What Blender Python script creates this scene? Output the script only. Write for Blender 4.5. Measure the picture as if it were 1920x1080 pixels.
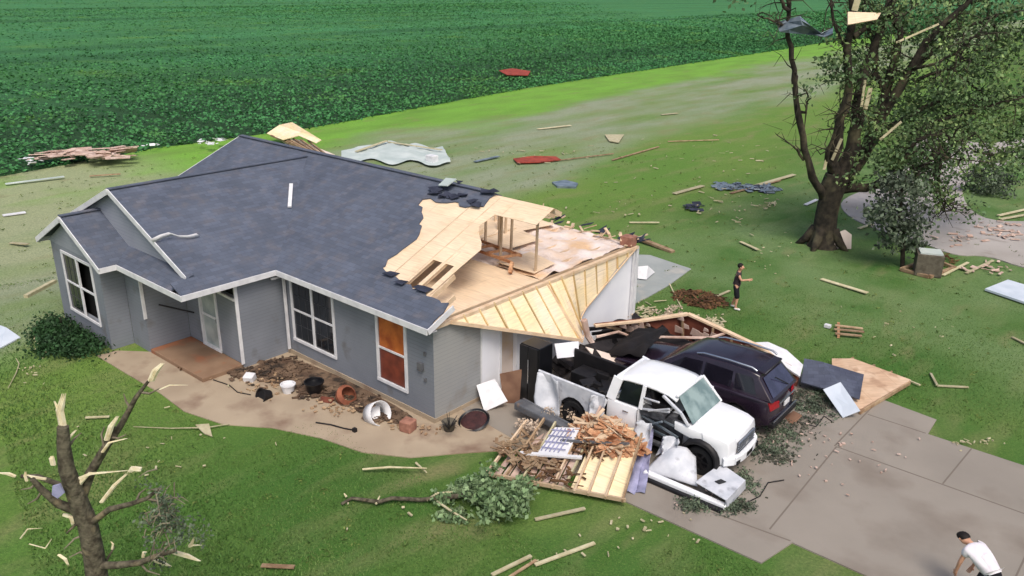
import bpy, bmesh, math, random
import numpy as np
from mathutils import Vector, Matrix, noise
random.seed(11); rng = np.random.default_rng(5)
C = bpy.context.scene.collection
for _o in list(bpy.data.objects): bpy.data.objects.remove(_o)
sc = bpy.context.scene
R = math.radians

# ------------------------------------------------------------------ camera
FPX, PITCH, ROLL, YAW = 1532.065, 0.356348, 0.0142518, -0.713452
CAM = Vector((13.97526, -13.10334, 10.96391))
FW = Vector((math.sin(YAW)*math.cos(PITCH), math.cos(YAW)*math.cos(PITCH), -math.sin(PITCH)))
_rt = Vector((math.cos(YAW), -math.sin(YAW), 0)); _up = _rt.cross(FW)
RT = _rt*math.cos(ROLL) + _up*math.sin(ROLL); UP = -_rt*math.sin(ROLL) + _up*math.cos(ROLL)
cd = bpy.data.cameras.new('camera'); cam = bpy.data.objects.new('camera', cd); C.objects.link(cam)
m4 = Matrix((RT, UP, -FW)).transposed().to_4x4(); m4.translation = CAM; cam.matrix_world = m4
cd.sensor_width = 36; cd.lens = FPX/1920*36; cd.clip_start = .1; cd.clip_end = 6000
sc.camera = cam

# ------------------------------------------------------------------ light: bright overcast
SUN_EL, SUN_AZ = R(56), R(126)          # azimuth clockwise from +Y
w = bpy.data.worlds.new('World'); sc.world = w; w.use_nodes = True
nt = w.node_tree; bg = nt.nodes['Background']; sky = nt.nodes.new('ShaderNodeTexSky')
sky.sky_type = 'NISHITA'; sky.sun_disc = False; sky.sun_elevation = SUN_EL; sky.sun_rotation = SUN_AZ
sky.air_density = 1.0; sky.dust_density = 5.0; sky.ozone_density = 1.0
nt.links.new(sky.outputs[0], bg.inputs[0]); bg.inputs[1].default_value = 0.13
sd = bpy.data.lights.new('sun', 'SUN'); sd.energy = 1.5; sd.angle = R(22); sd.color = (1, .95, .88)
sun = bpy.data.objects.new('sun', sd); C.objects.link(sun)
sdir = Vector((math.sin(SUN_AZ)*math.cos(SUN_EL), math.cos(SUN_AZ)*math.cos(SUN_EL), math.sin(SUN_EL)))
sun.rotation_euler = sdir.to_track_quat('Z', 'Y').to_euler()
sc.view_settings.view_transform = 'Standard'; sc.view_settings.look = 'None'
sc.view_settings.exposure = 0.3; sc.view_settings.gamma = 1

# ------------------------------------------------------------------ survey: photo pixel -> place
def ray(px, py): return (RT*((px-960)/FPX) - UP*((py-540)/FPX) + FW)
def G(px, py, z=0.0):                     # point at height z
    d = ray(px, py); t = (z-CAM.z)/d.z; return CAM + d*t
def V(px, py, base, off=0.0):             # point in the upright plane through base facing the viewer, pushed off metres away
    n = Vector((FW.x, FW.y, 0)).normalized(); d = ray(px, py)
    return CAM + d*(((Vector(base)-CAM).dot(n)+off)/d.dot(n))

# ------------------------------------------------------------------ materials
def lin(c): return tuple(((v/255)/12.92 if v/255 <= .04045 else ((v/255+.055)/1.055)**2.4) for v in c)
MATS = {}
def mat(name, c, rough=.8, c2=None, scale=3.0, det=6, bump=0.0, bscale=30, metal=0.0, spec=.3, contrast=(.35,.65), alpha=1, trans=0, island=0.0, kind=None, dist=0.0, c3=None, s3=1.0, t3=(.5,.6)):
    if name in MATS: return MATS[name]
    m = bpy.data.materials.new(name); m.use_nodes = True; n = m.node_tree.nodes; l = m.node_tree.links
    b = n['Principled BSDF']; b.inputs['Roughness'].default_value = rough; b.inputs['Metallic'].default_value = metal
    b.inputs['Specular IOR Level'].default_value = spec
    if trans: b.inputs['Transmission Weight'].default_value = trans
    if alpha < 1: b.inputs['Alpha'].default_value = alpha
    tc = n.new('ShaderNodeTexCoord'); geo = n.new('ShaderNodeNewGeometry')
    col = n.new('ShaderNodeMix'); col.data_type = 'RGBA'
    col.inputs[6].default_value = (*lin(c), 1); col.inputs[7].default_value = (*lin(c2 or c), 1)
    nz = n.new('ShaderNodeTexNoise'); nz.inputs['Scale'].default_value = scale; nz.inputs['Detail'].default_value = det; nz.inputs['Distortion'].default_value = dist
    l.new(geo.outputs['Position'], nz.inputs['Vector'])
    mr = n.new('ShaderNodeMapRange'); mr.inputs[1].default_value, mr.inputs[2].default_value = contrast
    l.new(nz.outputs[0], mr.inputs[0]); l.new(mr.outputs[0], col.inputs[0])
    out = col.outputs[2]
    def over(out, fac, c, mode='MIX'):
        x = n.new('ShaderNodeMix'); x.data_type = 'RGBA'; x.blend_type = mode
        if isinstance(fac, float): x.inputs[0].default_value = fac
        else: l.new(fac, x.inputs[0])
        l.new(out, x.inputs[6])
        if isinstance(c, tuple): x.inputs[7].default_value = (*lin(c), 1)
        else: l.new(c, x.inputs[7])
        return x.outputs[2]
    if c3:
        n3 = n.new('ShaderNodeTexNoise'); n3.inputs['Scale'].default_value = s3; n3.inputs['Detail'].default_value = 8
        l.new(geo.outputs['Position'], n3.inputs['Vector'])
        m3 = n.new('ShaderNodeMapRange'); m3.inputs[1].default_value, m3.inputs[2].default_value = t3
        l.new(n3.outputs[0], m3.inputs[0]); out = over(out, m3.outputs[0], c3)
    if island:
        g = n.new('ShaderNodeMapRange'); g.inputs[3].default_value = 1-island; g.inputs[4].default_value = 1+island
        l.new(geo.outputs['Random Per Island'], g.inputs[0])
        h = n.new('ShaderNodeHueSaturation'); l.new(g.outputs[0], h.inputs['Value']); l.new(out, h.inputs['Color']); out = h.outputs[0]
    if kind == 'wood':
        oi = n.new('ShaderNodeObjectInfo'); g = n.new('ShaderNodeMapRange'); g.inputs[3].default_value = .66; g.inputs[4].default_value = 1.08
        l.new(oi.outputs['Random'], g.inputs[0]); h = n.new('ShaderNodeHueSaturation'); l.new(g.outputs[0], h.inputs['Value']); l.new(out, h.inputs['Color']); out = h.outputs[0]
    hgt = None
    if kind in ('shingle', 'siding', 'ply', 'wood', 'osb'):
        uv = n.new('ShaderNodeUVMap')
        if kind == 'shingle':
            br = n.new('ShaderNodeTexBrick'); br.inputs['Scale'].default_value = 1; br.inputs['Brick Width'].default_value = .3; br.inputs['Row Height'].default_value = .143
            br.inputs['Mortar Size'].default_value = .006; br.inputs['Mortar Smooth'].default_value = .3; br.inputs['Bias'].default_value = -.2
            br.inputs['Color1'].default_value = (.86,.86,.86,1); br.inputs['Color2'].default_value = (1.1,1.1,1.12,1); br.inputs['Mortar'].default_value = (.72,.72,.74,1)
            l.new(uv.outputs[0], br.inputs['Vector']); out = over(out, 1.0, br.outputs[0], 'MULTIPLY'); hgt = br.outputs[1]; hs = -.5
        if kind == 'siding':
            wv = n.new('ShaderNodeTexWave'); wv.bands_direction = 'Y'; wv.wave_profile = 'SAW'; wv.inputs['Scale'].default_value = 2*math.pi/.11/20*1.0
            wv.inputs['Distortion'].default_value = .0; l.new(uv.outputs[0], wv.inputs['Vector'])
            cr = n.new('ShaderNodeMapRange'); cr.inputs[1].default_value = .86; cr.inputs[2].default_value = 1; cr.inputs[3].default_value = 1; cr.inputs[4].default_value = .72
            l.new(wv.outputs[1], cr.inputs[0])
            mm = n.new('ShaderNodeMix'); mm.data_type = 'RGBA'; mm.blend_type = 'MULTIPLY'; mm.inputs[0].default_value = 1; l.new(out, mm.inputs[6]); l.new(cr.outputs[0], mm.inputs[7]); out = mm.outputs[2]
            hgt = wv.outputs[1]; hs = .6
        if kind in ('ply', 'wood'):
            mp = n.new('ShaderNodeMapping'); mp.inputs['Scale'].default_value = (1.2, 14, 1) if kind == 'ply' else (2, 40, 1)
            l.new(uv.outputs[0], mp.inputs[0]); n4 = n.new('ShaderNodeTexNoise'); n4.inputs['Scale'].default_value = 1.6; n4.inputs['Detail'].default_value = 5; n4.inputs['Distortion'].default_value = .6
            l.new(mp.outputs[0], n4.inputs['Vector']); r4 = n.new('ShaderNodeMapRange'); r4.inputs[1].default_value = .3; r4.inputs[2].default_value = .7; r4.inputs[3].default_value = .86; r4.inputs[4].default_value = 1.1
            l.new(n4.outputs[0], r4.inputs[0]); mm = n.new('ShaderNodeMix'); mm.data_type = 'RGBA'; mm.blend_type = 'MULTIPLY'; mm.inputs[0].default_value = 1; l.new(out, mm.inputs[6]); l.new(r4.outputs[0], mm.inputs[7]); out = mm.outputs[2]
            if kind == 'ply':      # joints between 1.2 x 2.4 m sheets
                br = n.new('ShaderNodeTexBrick'); br.inputs['Scale'].default_value = 1; br.inputs['Brick Width'].default_value = 2.44; br.inputs['Row Height'].default_value = 1.22
                br.inputs['Mortar Size'].default_value = .008; br.inputs['Mortar Smooth'].default_value = .1
                br.inputs['Color1'].default_value = (.97,.97,.97,1); br.inputs['Color2'].default_value = (1.03,1.03,1.02,1); br.inputs['Mortar'].default_value = (.8,.77,.74,1)
                l.new(uv.outputs[0], br.inputs['Vector']); out = over(out, 1.0, br.outputs[0], 'MULTIPLY')
        if kind == 'osb':
            vo = n.new('ShaderNodeTexVoronoi'); vo.inputs['Scale'].default_value = 16; mp = n.new('ShaderNodeMapping'); mp.inputs['Scale'].default_value = (1, 2.4, 1)
            l.new(uv.outputs[0], mp.inputs[0]); l.new(mp.outputs[0], vo.inputs['Vector'])
            sp = n.new('ShaderNodeSeparateColor'); l.new(vo.outputs['Color'], sp.inputs[0])
            r4 = n.new('ShaderNodeMapRange'); r4.inputs[3].default_value = .8; r4.inputs[4].default_value = 1.15; l.new(sp.outputs[0], r4.inputs[0])
            mm = n.new('ShaderNodeMix'); mm.data_type = 'RGBA'; mm.blend_type = 'MULTIPLY'; mm.inputs[0].default_value = 1; l.new(out, mm.inputs[6]); l.new(r4.outputs[0], mm.inputs[7]); out = mm.outputs[2]
    l.new(out, b.inputs['Base Color'])
    bn = None
    if hgt is not None:
        bn = n.new('ShaderNodeBump'); bn.inputs['Strength'].default_value = abs(hs); bn.inputs['Distance'].default_value = .012; bn.invert = hs < 0
        l.new(hgt, bn.inputs['Height'])
    if bump:
        n5 = n.new('ShaderNodeTexNoise'); n5.inputs['Scale'].default_value = bscale; n5.inputs['Detail'].default_value = 5
        l.new(geo.outputs['Position'], n5.inputs['Vector'])
        b2 = n.new('ShaderNodeBump'); b2.inputs['Strength'].default_value = bump; b2.inputs['Distance'].default_value = .03
        l.new(n5.outputs[0], b2.inputs['Height'])
        if bn: l.new(bn.outputs[0], b2.inputs['Normal'])
        bn = b2
    if bn: l.new(bn.outputs[0], b.inputs['Normal'])
    MATS[name] = m; return m

M = dict(
 shingle=mat('shingles', (80,87,101), .9, (98,105,120), .9, 12, .5, 60, kind='shingle', contrast=(.25,.75), c3=(104,104,112), s3=2.5, t3=(.5,.75)),
 felt=mat('roofing_felt', (38,42,56), .9, (60,64,80), 2, bump=.3),
 siding=mat('grey_siding', (122,127,136), .75, (134,139,148), .7, kind='siding', c3=(108,106,104), s3=1.5, t3=(.6,.8)),
 siding_lit=mat('lit_end_siding', (158,158,156), .75, (148,150,151), .8, kind='siding', c3=(136,130,122), s3=1.4, t3=(.58,.8)),  # end wall copy of the grey siding, its brighter light put into the colour
 white=mat('white_trim', (222,222,224), .55, (204,204,208), 4),
 ply=mat('bare_sheathing', (230,207,178), .8, (222,197,166), .9, kind='ply', c3=(212,186,150), s3=2.2, t3=(.58,.8)),
 plyy=mat('yellow_sheathing', (238,220,184), .8, (234,212,168), 1.2, kind='ply', c3=(238,220,194), s3=1.1, t3=(.45,.62)),
 wood=mat('lumber', (222,198,170), .8, (204,176,144), 3, kind='wood'),
 fresh=mat('fresh_split_wood', (232,224,196), .8, (206,190,150), 9, contrast=(.35,.7)), greytwig=mat('grey_twigs', (140,132,112), .9, (104,96,82), 6),
 plumglass=mat('plum_tinted_glass', (22,20,28), .1, (32,29,40), 1.2, spec=.8),
 oldwood=mat('weathered_lumber', (176,152,122), .85, (140,112,86), 4, kind='wood'),
 palewood=mat('pale_split_wood', (206,198,166), .8, (178,168,132), 5, kind='wood', contrast=(.3,.7)),
 osb=mat('torn_board', (202,158,122), .85, (160,106,74), 3.5, bump=.5, kind='osb', contrast=(.38,.62)),
 rust=mat('rust_brown_board', (118,66,50), .85, (86,46,38), 2.5, bump=.3, c3=(196,160,146), s3=1.3, t3=(.6,.68)),
 gyp=mat('drywall', (222,208,198), .9, (208,192,180), 1.2, bump=.1, c3=(206,180,150), s3=1.1, t3=(.52,.7)),
 insul=mat('attic_insulation', (222,210,204), 1, (210,188,170), 1.6, bump=.9, bscale=14, c3=(214,180,144), s3=.7, t3=(.5,.62)),
 drywhite=mat('white_wallboard', (238,239,243), .8, (226,227,234), .8, bump=.05),
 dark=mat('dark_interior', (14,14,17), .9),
 glass=mat('dark_window_glass', (16,18,22), .08, (34,38,44), 1.2, spec=.6),
 orange=mat('orange_pane', (196,110,44), .5, (150,70,26), 2.5, spec=.5),
 orangered=mat('reddish_pane', (130,62,44), .45, (96,44,34), 3, spec=.5),
 door=mat('pale_door_glass', (150,160,158), .2, (186,192,188), 2, spec=.5),
 conc=mat('driveway_concrete', (134,127,118), .85, (149,141,131), .35, 10, .25, 45, contrast=(.3,.7), c3=(122,112,102), s3=.5, t3=(.5,.7)),
 walk=mat('walkway_concrete', (154,138,118), .85, (172,156,134), .7, 10, .25, 45, contrast=(.3,.7), c3=(128,106,90), s3=.9, t3=(.52,.72)),
 porch=mat('brown_porch_slab', (142,116,94), .85, (124,98,78), 1.2, 8, .2, 40, c3=(146,96,70), s3=1.0, t3=(.54,.66)),
 pad=mat('grey_pad_concrete', (158,162,160), .85, (140,146,144), .8, 8, .2, 40, c3=(176,172,164), s3=.8, t3=(.55,.7)),
 mulch=mat('bare_planting_bed', (84,66,54), .95, (120,100,82), 2.5, 8, .8, 25, c3=(54,46,40), s3=3, t3=(.5,.62)),
 gravel=mat('pale_gravel', (172,166,162), .95, (150,144,138), .25, 12, .6, 12, contrast=(.35,.65), c3=(132,124,116), s3=.6, t3=(.56,.7)),
 joint=mat('slab_joint', (114,105,96), .95),
 bark=mat('bark', (62,56,47), .95, (36,33,29), 4, 8, 1.0, 9, c3=(96,90,70), s3=1.2, t3=(.52,.7)),
 stumpbark=mat('greyish_bark', (106,100,84), .95, (62,56,46), 9, 10, 1.0, 16, c3=(128,116,92), s3=3, t3=(.58,.7)),
 leaf=mat('tree_leaves', (94,118,76), .7, (76,100,66), .5, island=.5, c3=(122,144,88), s3=.7, t3=(.5,.62)),
 leafsap=mat('grey_green_leaves', (100,114,92), .75, (58,66,56), 1, island=.4),
 leafbush=mat('shrub_leaves', (44,76,40), .7, (34,58,34), 2, island=.4),
 leafheap=mat('broken_branch_leaves', (126,148,108), .7, (90,116,76), 3, island=.45),
 brown=mat('brown_twigs', (104,76,50), .9, (74,52,36), 3, island=.4),
 black=mat('black_plastic', (22,22,25), .5, (34,32,34), 4),
 blackmetal=mat('black_enamel', (16,17,20), .3, (24,24,28), 3, spec=.5),
 rubber=mat('tyre_rubber', (26,26,28), .85),
 carwhite=mat('white_car_paint', (232,234,238), .28, (222,224,228), 2, spec=.5),
 cardull=mat('scuffed_white_paint', (206,208,214), .5, (182,186,194), 3.5, bump=.25, bscale=7, c3=(150,152,158), s3=4, t3=(.6,.75)),
 carnavy=mat('dark_plum_car_paint', (34,26,38), .16, (44,34,46), 2, spec=.6),
 carred=mat('tail_lamp_red', (150,16,30), .25, (120,12,24), 3, spec=.6),
 chrome=mat('chrome', (190,194,200), .25, metal=.9, spec=.5),
 greybeam=mat('scuffed_grey_metal', (116,118,122), .5, (90,92,98), 3, metal=.3, c3=(140,120,104), s3=3, t3=(.6,.7)),
 screen=mat('windscreen_glass', (104,124,124), .12, (142,160,158), 2.5, spec=.6, contrast=(.4,.6)),
 carint=mat('grey_car_interior', (96,98,102), .8, (58,58,62), 6, bump=.4),
 lamp=mat('clear_headlamp', (176,180,186), .15, (120,124,130), 12, spec=.7),
 terra=mat('terracotta', (150,92,68), .85, (118,70,54), 5, bump=.2),
 brick=mat('pinkish_brick', (164,118,100), .9, (136,94,80), 7, bump=.4),
 red=mat('red_sheet', (166,70,54), .8, (122,54,42), 2.5),
 bluewhite=mat('pale_blue_white_panel', (206,214,224), .5, (190,200,212), 2),
 lavender=mat('lavender_wrap', (158,158,190), .6, (120,122,150), 3, bump=.3),
 slate=mat('slate_grey_roof_sheet', (86,92,108), .8, (66,70,86), 1.2, kind='shingle'),
 metal=mat('bent_grey_metal', (140,152,162), .4, (100,114,124), 2.5, metal=.4),
 card=mat('brown_cardboard', (140,108,88), .9, (118,88,72), 2.5),
 wellstone=mat('weathered_stone', (104,98,86), .95, (80,74,64), 5, bump=.5),
 pinkstuff=mat('pinkish_torn_boards', (206,184,172), .9, (168,140,126), 2.5, bump=.8, bscale=6),
 tarp=mat('pale_wrap_sheet', (196,204,200), .6, (172,184,180), .8, bump=.3, bscale=5),
 skin=mat('skin', (196,148,122), .6, spec=.4), hair=mat('dark_hair', (26,20,18), .7),
 shirtw=mat('white_shirt_cloth', (226,222,226), .85, (212,206,212), 8), shortsd=mat('black_shorts_cloth', (24,24,32), .85),
 topd=mat('dark_plum_top_cloth', (72,60,66), .85, (54,44,50), 9), shoe=mat('white_shoes', (214,212,208), .7),
)

# ------------------------------------------------------------------ mesh helpers
def root_inv(p):
    while p.parent: p = p.parent
    return Matrix.Translation(p.location).inverted() if not p.get('_local') else None
class MB:
    def __init__(s): s.v = []; s.f = []
    def add(s, vs, fs):
        o = len(s.v); s.v += [tuple(v) for v in vs]; s.f += [tuple(i+o for i in f) for f in fs]; return s
    def box(s, c, size, rot=None):
        x, y, z = (k/2 for k in size); q = rot or Matrix.Identity(3); c = Vector(c)
        vs = [c + q @ Vector((a*x, b*y, d*z)) for a in (-1,1) for b in (-1,1) for d in (-1,1)]
        return s.add(vs, [(0,1,3,2),(4,6,7,5),(0,4,5,1),(2,3,7,6),(0,2,6,4),(1,5,7,3)])
    def bb(s, a, b): return s.box([(a[i]+b[i])/2 for i in range(3)], [abs(b[i]-a[i]) for i in range(3)])
    def beam(s, a, b, w, h, up=(0,0,1)):
        a = Vector(a); b = Vector(b); d = (b-a); L = d.length; d.normalize(); up = Vector(up)
        if abs(d.dot(up)) > .98: up = Vector((1,0,0))
        y = up.cross(d).normalized(); z = d.cross(y)
        return s.box((a+b)/2, (L, w, h), Matrix((d, y, z)).transposed())
    def tube(s, pts, rad, n=8, cap=True):
        pts = [Vector(p) for p in pts]; rad = rad if hasattr(rad, '__len__') else [rad]*len(pts); o = len(s.v)
        t0 = (pts[1]-pts[0]).normalized(); a = t0.orthogonal().normalized()
        for i, p in enumerate(pts):
            t = ((pts[min(i+1, len(pts)-1)]-pts[max(i-1, 0)])).normalized(); a = (a - t*a.dot(t)).normalized(); b = t.cross(a)
            for k in range(n):
                th = 2*math.pi*k/n; s.v.append(tuple(p + (a*math.cos(th)+b*math.sin(th))*rad[i]))
        for i in range(len(pts)-1):
            for k in range(n): s.f.append((o+i*n+k, o+i*n+(k+1)%n, o+(i+1)*n+(k+1)%n, o+(i+1)*n+k))
        if cap:
            s.f.append(tuple(o+k for k in range(n))[::-1]); s.f.append(tuple(o+(len(pts)-1)*n+k for k in range(n)))
        return s
    def lathe(s, c, prof, n=20, rot=None):
        c = Vector(c); q = rot or Matrix.Identity(3); o = len(s.v)
        for r, z in prof:
            for k in range(n):
                th = 2*math.pi*k/n; s.v.append(tuple(c + q @ Vector((r*math.cos(th), r*math.sin(th), z))))
        for i in range(len(prof)-1):
            for k in range(n): s.f.append((o+i*n+k, o+i*n+(k+1)%n, o+(i+1)*n+(k+1)%n, o+(i+1)*n+k))
        return s
    def slab(s, poly, th, up=None):          # planar 3D polygon thickened by th against its normal
        poly = [Vector(p) for p in poly]; n = Vector((0,0,0))
        for i in range(len(poly)): n += poly[i].cross(poly[(i+1) % len(poly)])
        n.normalize()
        if up is not None and n.dot(Vector(up)) < 0: poly = poly[::-1]; n = -n
        k = len(poly); vs = poly + [p - n*th for p in poly]
        fs = [tuple(range(k)), tuple(range(2*k-1, k-1, -1))] + [(i, k+i, k+(i+1) % k, (i+1) % k) for i in range(k)]
        return s.add(vs, fs)
    def quads(s, V4):                        # numpy (n,4,3)
        o = len(s.v); n = len(V4); s.v += [tuple(v) for v in V4.reshape(-1, 3)]
        s.f += [(o+4*i, o+4*i+1, o+4*i+2, o+4*i+3) for i in range(n)]; return s
    def mesh(s, name, shift=None, uv=True, smooth=None):
        me = bpy.data.meshes.new(name)
        vs = [tuple(shift @ Vector(v)) for v in s.v] if shift is not None else s.v
        me.from_pydata(vs, [], s.f); me.update()
        if uv and len(s.f) < 60000:
            ul = me.uv_layers.new(name='UVMap')
            for p in me.polygons:
                n = p.normal; u = Vector((0,0,1)).cross(n); u = u.normalized() if u.length > .05 else Vector((1,0,0)); vv = n.cross(u)
                for li in p.loop_indices:
                    co = Vector(s.v[me.loops[li].vertex_index]); ul.data[li].uv = (co.dot(u), co.dot(vv))
        if smooth is not None:
            for p in me.polygons: p.use_smooth = True
            me.set_sharp_from_angle(angle=R(smooth))
        return me
    def part(s, name, m, parent, label=None, smooth=None, bevel=0, local=False):
        p = parent
        while p.parent: p = p.parent
        sh = None if local or p.get('authored_local') else Matrix.Translation(-Vector(p.location))
        o = bpy.data.objects.new(name, s.mesh(name, sh, smooth=smooth)); o.data.materials.append(M[m] if isinstance(m, str) else m)
        C.objects.link(o); o.parent = parent
        if label: o['label'] = label
        if bevel: bv = o.modifiers.new('bevel', 'BEVEL'); bv.width = bevel; bv.segments = 2; bv.limit_method = 'ANGLE'; bv.angle_limit = R(40)
        return o
    def parts(s, name, m, parent, **kw):      # one part per separate piece
        par = list(range(len(s.v)))
        def fnd(a):
            while par[a] != a: par[a] = par[par[a]]; a = par[a]
            return a
        for f in s.f:
            for i in f[1:]: par[fnd(i)] = fnd(f[0])
        gr_s = {}
        for f in s.f: gr_s.setdefault(fnd(f[0]), []).append(f)
        for fs in gr_s.values():
            ids = sorted({i for f in fs for i in f}); mp = {v: k for k, v in enumerate(ids)}; q = MB(); q.v = [s.v[i] for i in ids]; q.f = [tuple(mp[i] for i in f) for f in fs]; q.part(name, m, parent, **kw)
    def top(s, name, m, label=None, cat=None, group=None, kind=None, smooth=None, bevel=0, uv=True):
        a = np.array(s.v); c = Vector(((a[:,0].min()+a[:,0].max())/2, (a[:,1].min()+a[:,1].max())/2, a[:,2].min()))
        o = bpy.data.objects.new(name, s.mesh(name, Matrix.Translation(-c), uv=uv, smooth=smooth)); o.location = c
        o.data.materials.append(M[m] if isinstance(m, str) else m); C.objects.link(o)
        for k, v in (('label', label), ('category', cat), ('group', group), ('kind', kind)):
            if v: o[k] = v
        if bevel: bv = o.modifiers.new('bevel', 'BEVEL'); bv.width = bevel; bv.segments = 2; bv.limit_method = 'ANGLE'; bv.angle_limit = R(40)
        return o
def thing(name, label, cat, loc=(0,0,0), rz=0, group=None, local=False):
    o = bpy.data.objects.new(name, None); C.objects.link(o); o.location = loc; o.rotation_euler = (0,0,rz)
    o.empty_display_size = .2; o['label'] = label; o['category'] = cat
    if group: o['group'] = group
    if local: o['authored_local'] = 1
    return o
def leafquads(cen, size, flat=0.0, aspect=.6):
    n = len(cen); a = rng.normal(size=(n,3)); a[:,2] *= (1-flat); a /= np.linalg.norm(a, axis=1)[:,None]
    b = rng.normal(size=(n,3)); b -= (b*a).sum(1)[:,None]*a; b /= np.linalg.norm(b, axis=1)[:,None]
    s = (size*rng.uniform(.6, 1.35, n))[:,None]; b = b*s*aspect; a = a*s
    return np.stack([cen-a, cen+b, cen+a, cen-b], 1)
def fastmesh(name, V4, m):
    n = len(V4); me = bpy.data.meshes.new(name); me.vertices.add(4*n); me.loops.add(4*n); me.polygons.add(n)
    me.vertices.foreach_set('co', V4.reshape(-1).astype(np.float32)); me.loops.foreach_set('vertex_index', np.arange(4*n, dtype=np.int32))
    me.polygons.foreach_set('loop_start', np.arange(0, 4*n, 4, dtype=np.int32)); me.update(); me.validate()
    me.materials.append(M[m] if isinstance(m, str) else m); return me
# ------------------------------------------------------------------ ground
def nodes_of(name, rough=.95):
    m = bpy.data.materials.new(name); m.use_nodes = True; n = m.node_tree.nodes; l = m.node_tree.links
    b = n['Principled BSDF']; b.inputs['Roughness'].default_value = rough; b.inputs['Specular IOR Level'].default_value = .15
    return m, n, l, b
def lawn_mat():
    m, n, l, b = nodes_of('lawn_grass')
    geo = n.new('ShaderNodeNewGeometry'); P = geo.outputs['Position']
    sep = n.new('ShaderNodeSeparateXYZ'); l.new(P, sep.inputs[0])
    def noise_(scale, det=6, stretch=None, lo=.35, hi=.65, dist=0):
        z = n.new('ShaderNodeTexNoise'); z.inputs['Scale'].default_value = scale; z.inputs['Detail'].default_value = det; z.inputs['Distortion'].default_value = dist
        if stretch:
            mp = n.new('ShaderNodeMapping'); mp.inputs['Scale'].default_value = stretch; mp.inputs['Rotation'].default_value = (0,0,R(8)); l.new(P, mp.inputs[0]); l.new(mp.outputs[0], z.inputs['Vector'])
        else: l.new(P, z.inputs['Vector'])
        r = n.new('ShaderNodeMapRange'); r.inputs[1].default_value = lo; r.inputs[2].default_value = hi; l.new(z.outputs[0], r.inputs[0]); return r.outputs[0]
    def math_(op, a, b_=0.0, clamp=False):
        x = n.new('ShaderNodeMath'); x.operation = op; x.use_clamp = clamp
        for i, v in enumerate((a, b_)):
            if isinstance(v, (int, float)): x.inputs[i].default_value = v
            else: l.new(v, x.inputs[i])
        return x.outputs[0]
    def ramp(v, a, b_, c, d):   # 0 before a, 1 from b to c, 0 after d
        r1 = n.new('ShaderNodeMapRange'); r1.interpolation_type = 'SMOOTHSTEP'; r1.inputs[1].default_value = a; r1.inputs[2].default_value = b_; l.new(v, r1.inputs[0])
        r2 = n.new('ShaderNodeMapRange'); r2.interpolation_type = 'SMOOTHSTEP'; r2.inputs[1].default_value = c; r2.inputs[2].default_value = d; r2.inputs[3].default_value = 1; r2.inputs[4].default_value = 0; l.new(v, r2.inputs[0])
        return math_('MULTIPLY', r1.outputs[0], r2.outputs[0])
    def mix(o, f, c):
        x = n.new('ShaderNodeMix'); x.data_type = 'RGBA'
        if isinstance(f, float): x.inputs[0].default_value = f
        else: l.new(f, x.inputs[0])
        if isinstance(o, tuple): x.inputs[6].default_value = (*lin(o), 1)
        else: l.new(o, x.inputs[6])
        x.inputs[7].default_value = (*lin(c), 1); return x.outputs[2]
    # distance from the crop edge, wobbling
    wob = math_('MULTIPLY', math_('SUBTRACT', noise_(.06, 4, lo=0, hi=1), .5), 14)
    u = math_('ADD', math_('ADD', sep.outputs[0], math_('MULTIPLY', sep.outputs[1], .09)), wob)   # about -38 at the edge
    o = mix((66,106,46), noise_(.3, 8, lo=.35, hi=.65), (94,120,58))
    o = mix(o, noise_(.11, 6, lo=.5, hi=.68), (62,100,42))
    o = mix(o, noise_(1.3, 9, (1,.5,1), lo=.45, hi=.75), (72,104,44))
    far = ramp(u, -100, -99, -12, 2)
    o = mix(o, math_('MULTIPLY', far, .8), (114,142,66))
    o = mix(o, math_('MULTIPLY', math_('MULTIPLY', far, noise_(.16, 7, (1,.4,1), lo=.45, hi=.6)), .7), (90,130,54))
    o = mix(o, math_('MULTIPLY', math_('MULTIPLY', ramp(u, -100, -99, -34, -25), noise_(.5, 8, (1,.3,1), lo=.15, hi=.6)), .95), (122,172,66))           # bright strip by the crop
    o = mix(o, math_('MULTIPLY', math_('MULTIPLY', ramp(u, -33, -28, -17, -12), noise_(.25, 8, (1,.25,1), lo=.3, hi=.6)), .95), (150,156,134))   # dusty swath
    yy = sep.outputs[1]
    o = mix(o, math_('MULTIPLY', math_('MULTIPLY', ramp(u, -34, -30, 40, 60), noise_(.9, 10, (1,.3,1), lo=.5, hi=.7)), .5), (134,132,92))
    midg = math_('MULTIPLY', ramp(yy, 9, 17, 40, 60), ramp(sep.outputs[0], -9, -2, 30, 40))
    o = mix(o, math_('MULTIPLY', math_('MULTIPLY', midg, noise_(.3, 8, lo=.3, hi=.62)), .75), (112,136,92))
    lf = math_('MULTIPLY', ramp(sep.outputs[0], -60, -50, -24, -17), ramp(yy, -30, -20, 6, 14))
    o = mix(o, math_('MULTIPLY', math_('MULTIPLY', lf, noise_(.3, 8, (1,.5,1), lo=.25, hi=.5)), .92), (160,164,130))
    o = mix(o, math_('MULTIPLY', noise_(.8, 9, (1,.4,1), lo=.6, hi=.72), .45), (140,128,96))     # worn, muddy patches
    o = mix(o, math_('MULTIPLY', noise_(14, 6, lo=.35, hi=.75), .5), (48,74,34))
    o = mix(o, math_('MULTIPLY', noise_(30, 4, lo=.55, hi=.75), .35), (150,160,96))
    l.new(o, b.inputs['Base Color'])
    z = n.new('ShaderNodeTexNoise'); z.inputs['Scale'].default_value = 18; z.inputs['Detail'].default_value = 6; l.new(P, z.inputs['Vector'])
    bp = n.new('ShaderNodeBump'); bp.inputs['Strength'].default_value = .6; bp.inputs['Distance'].default_value = .06; l.new(z.outputs[0], bp.inputs['Height']); l.new(bp.outputs[0], b.inputs['Normal'])
    return m
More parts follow.
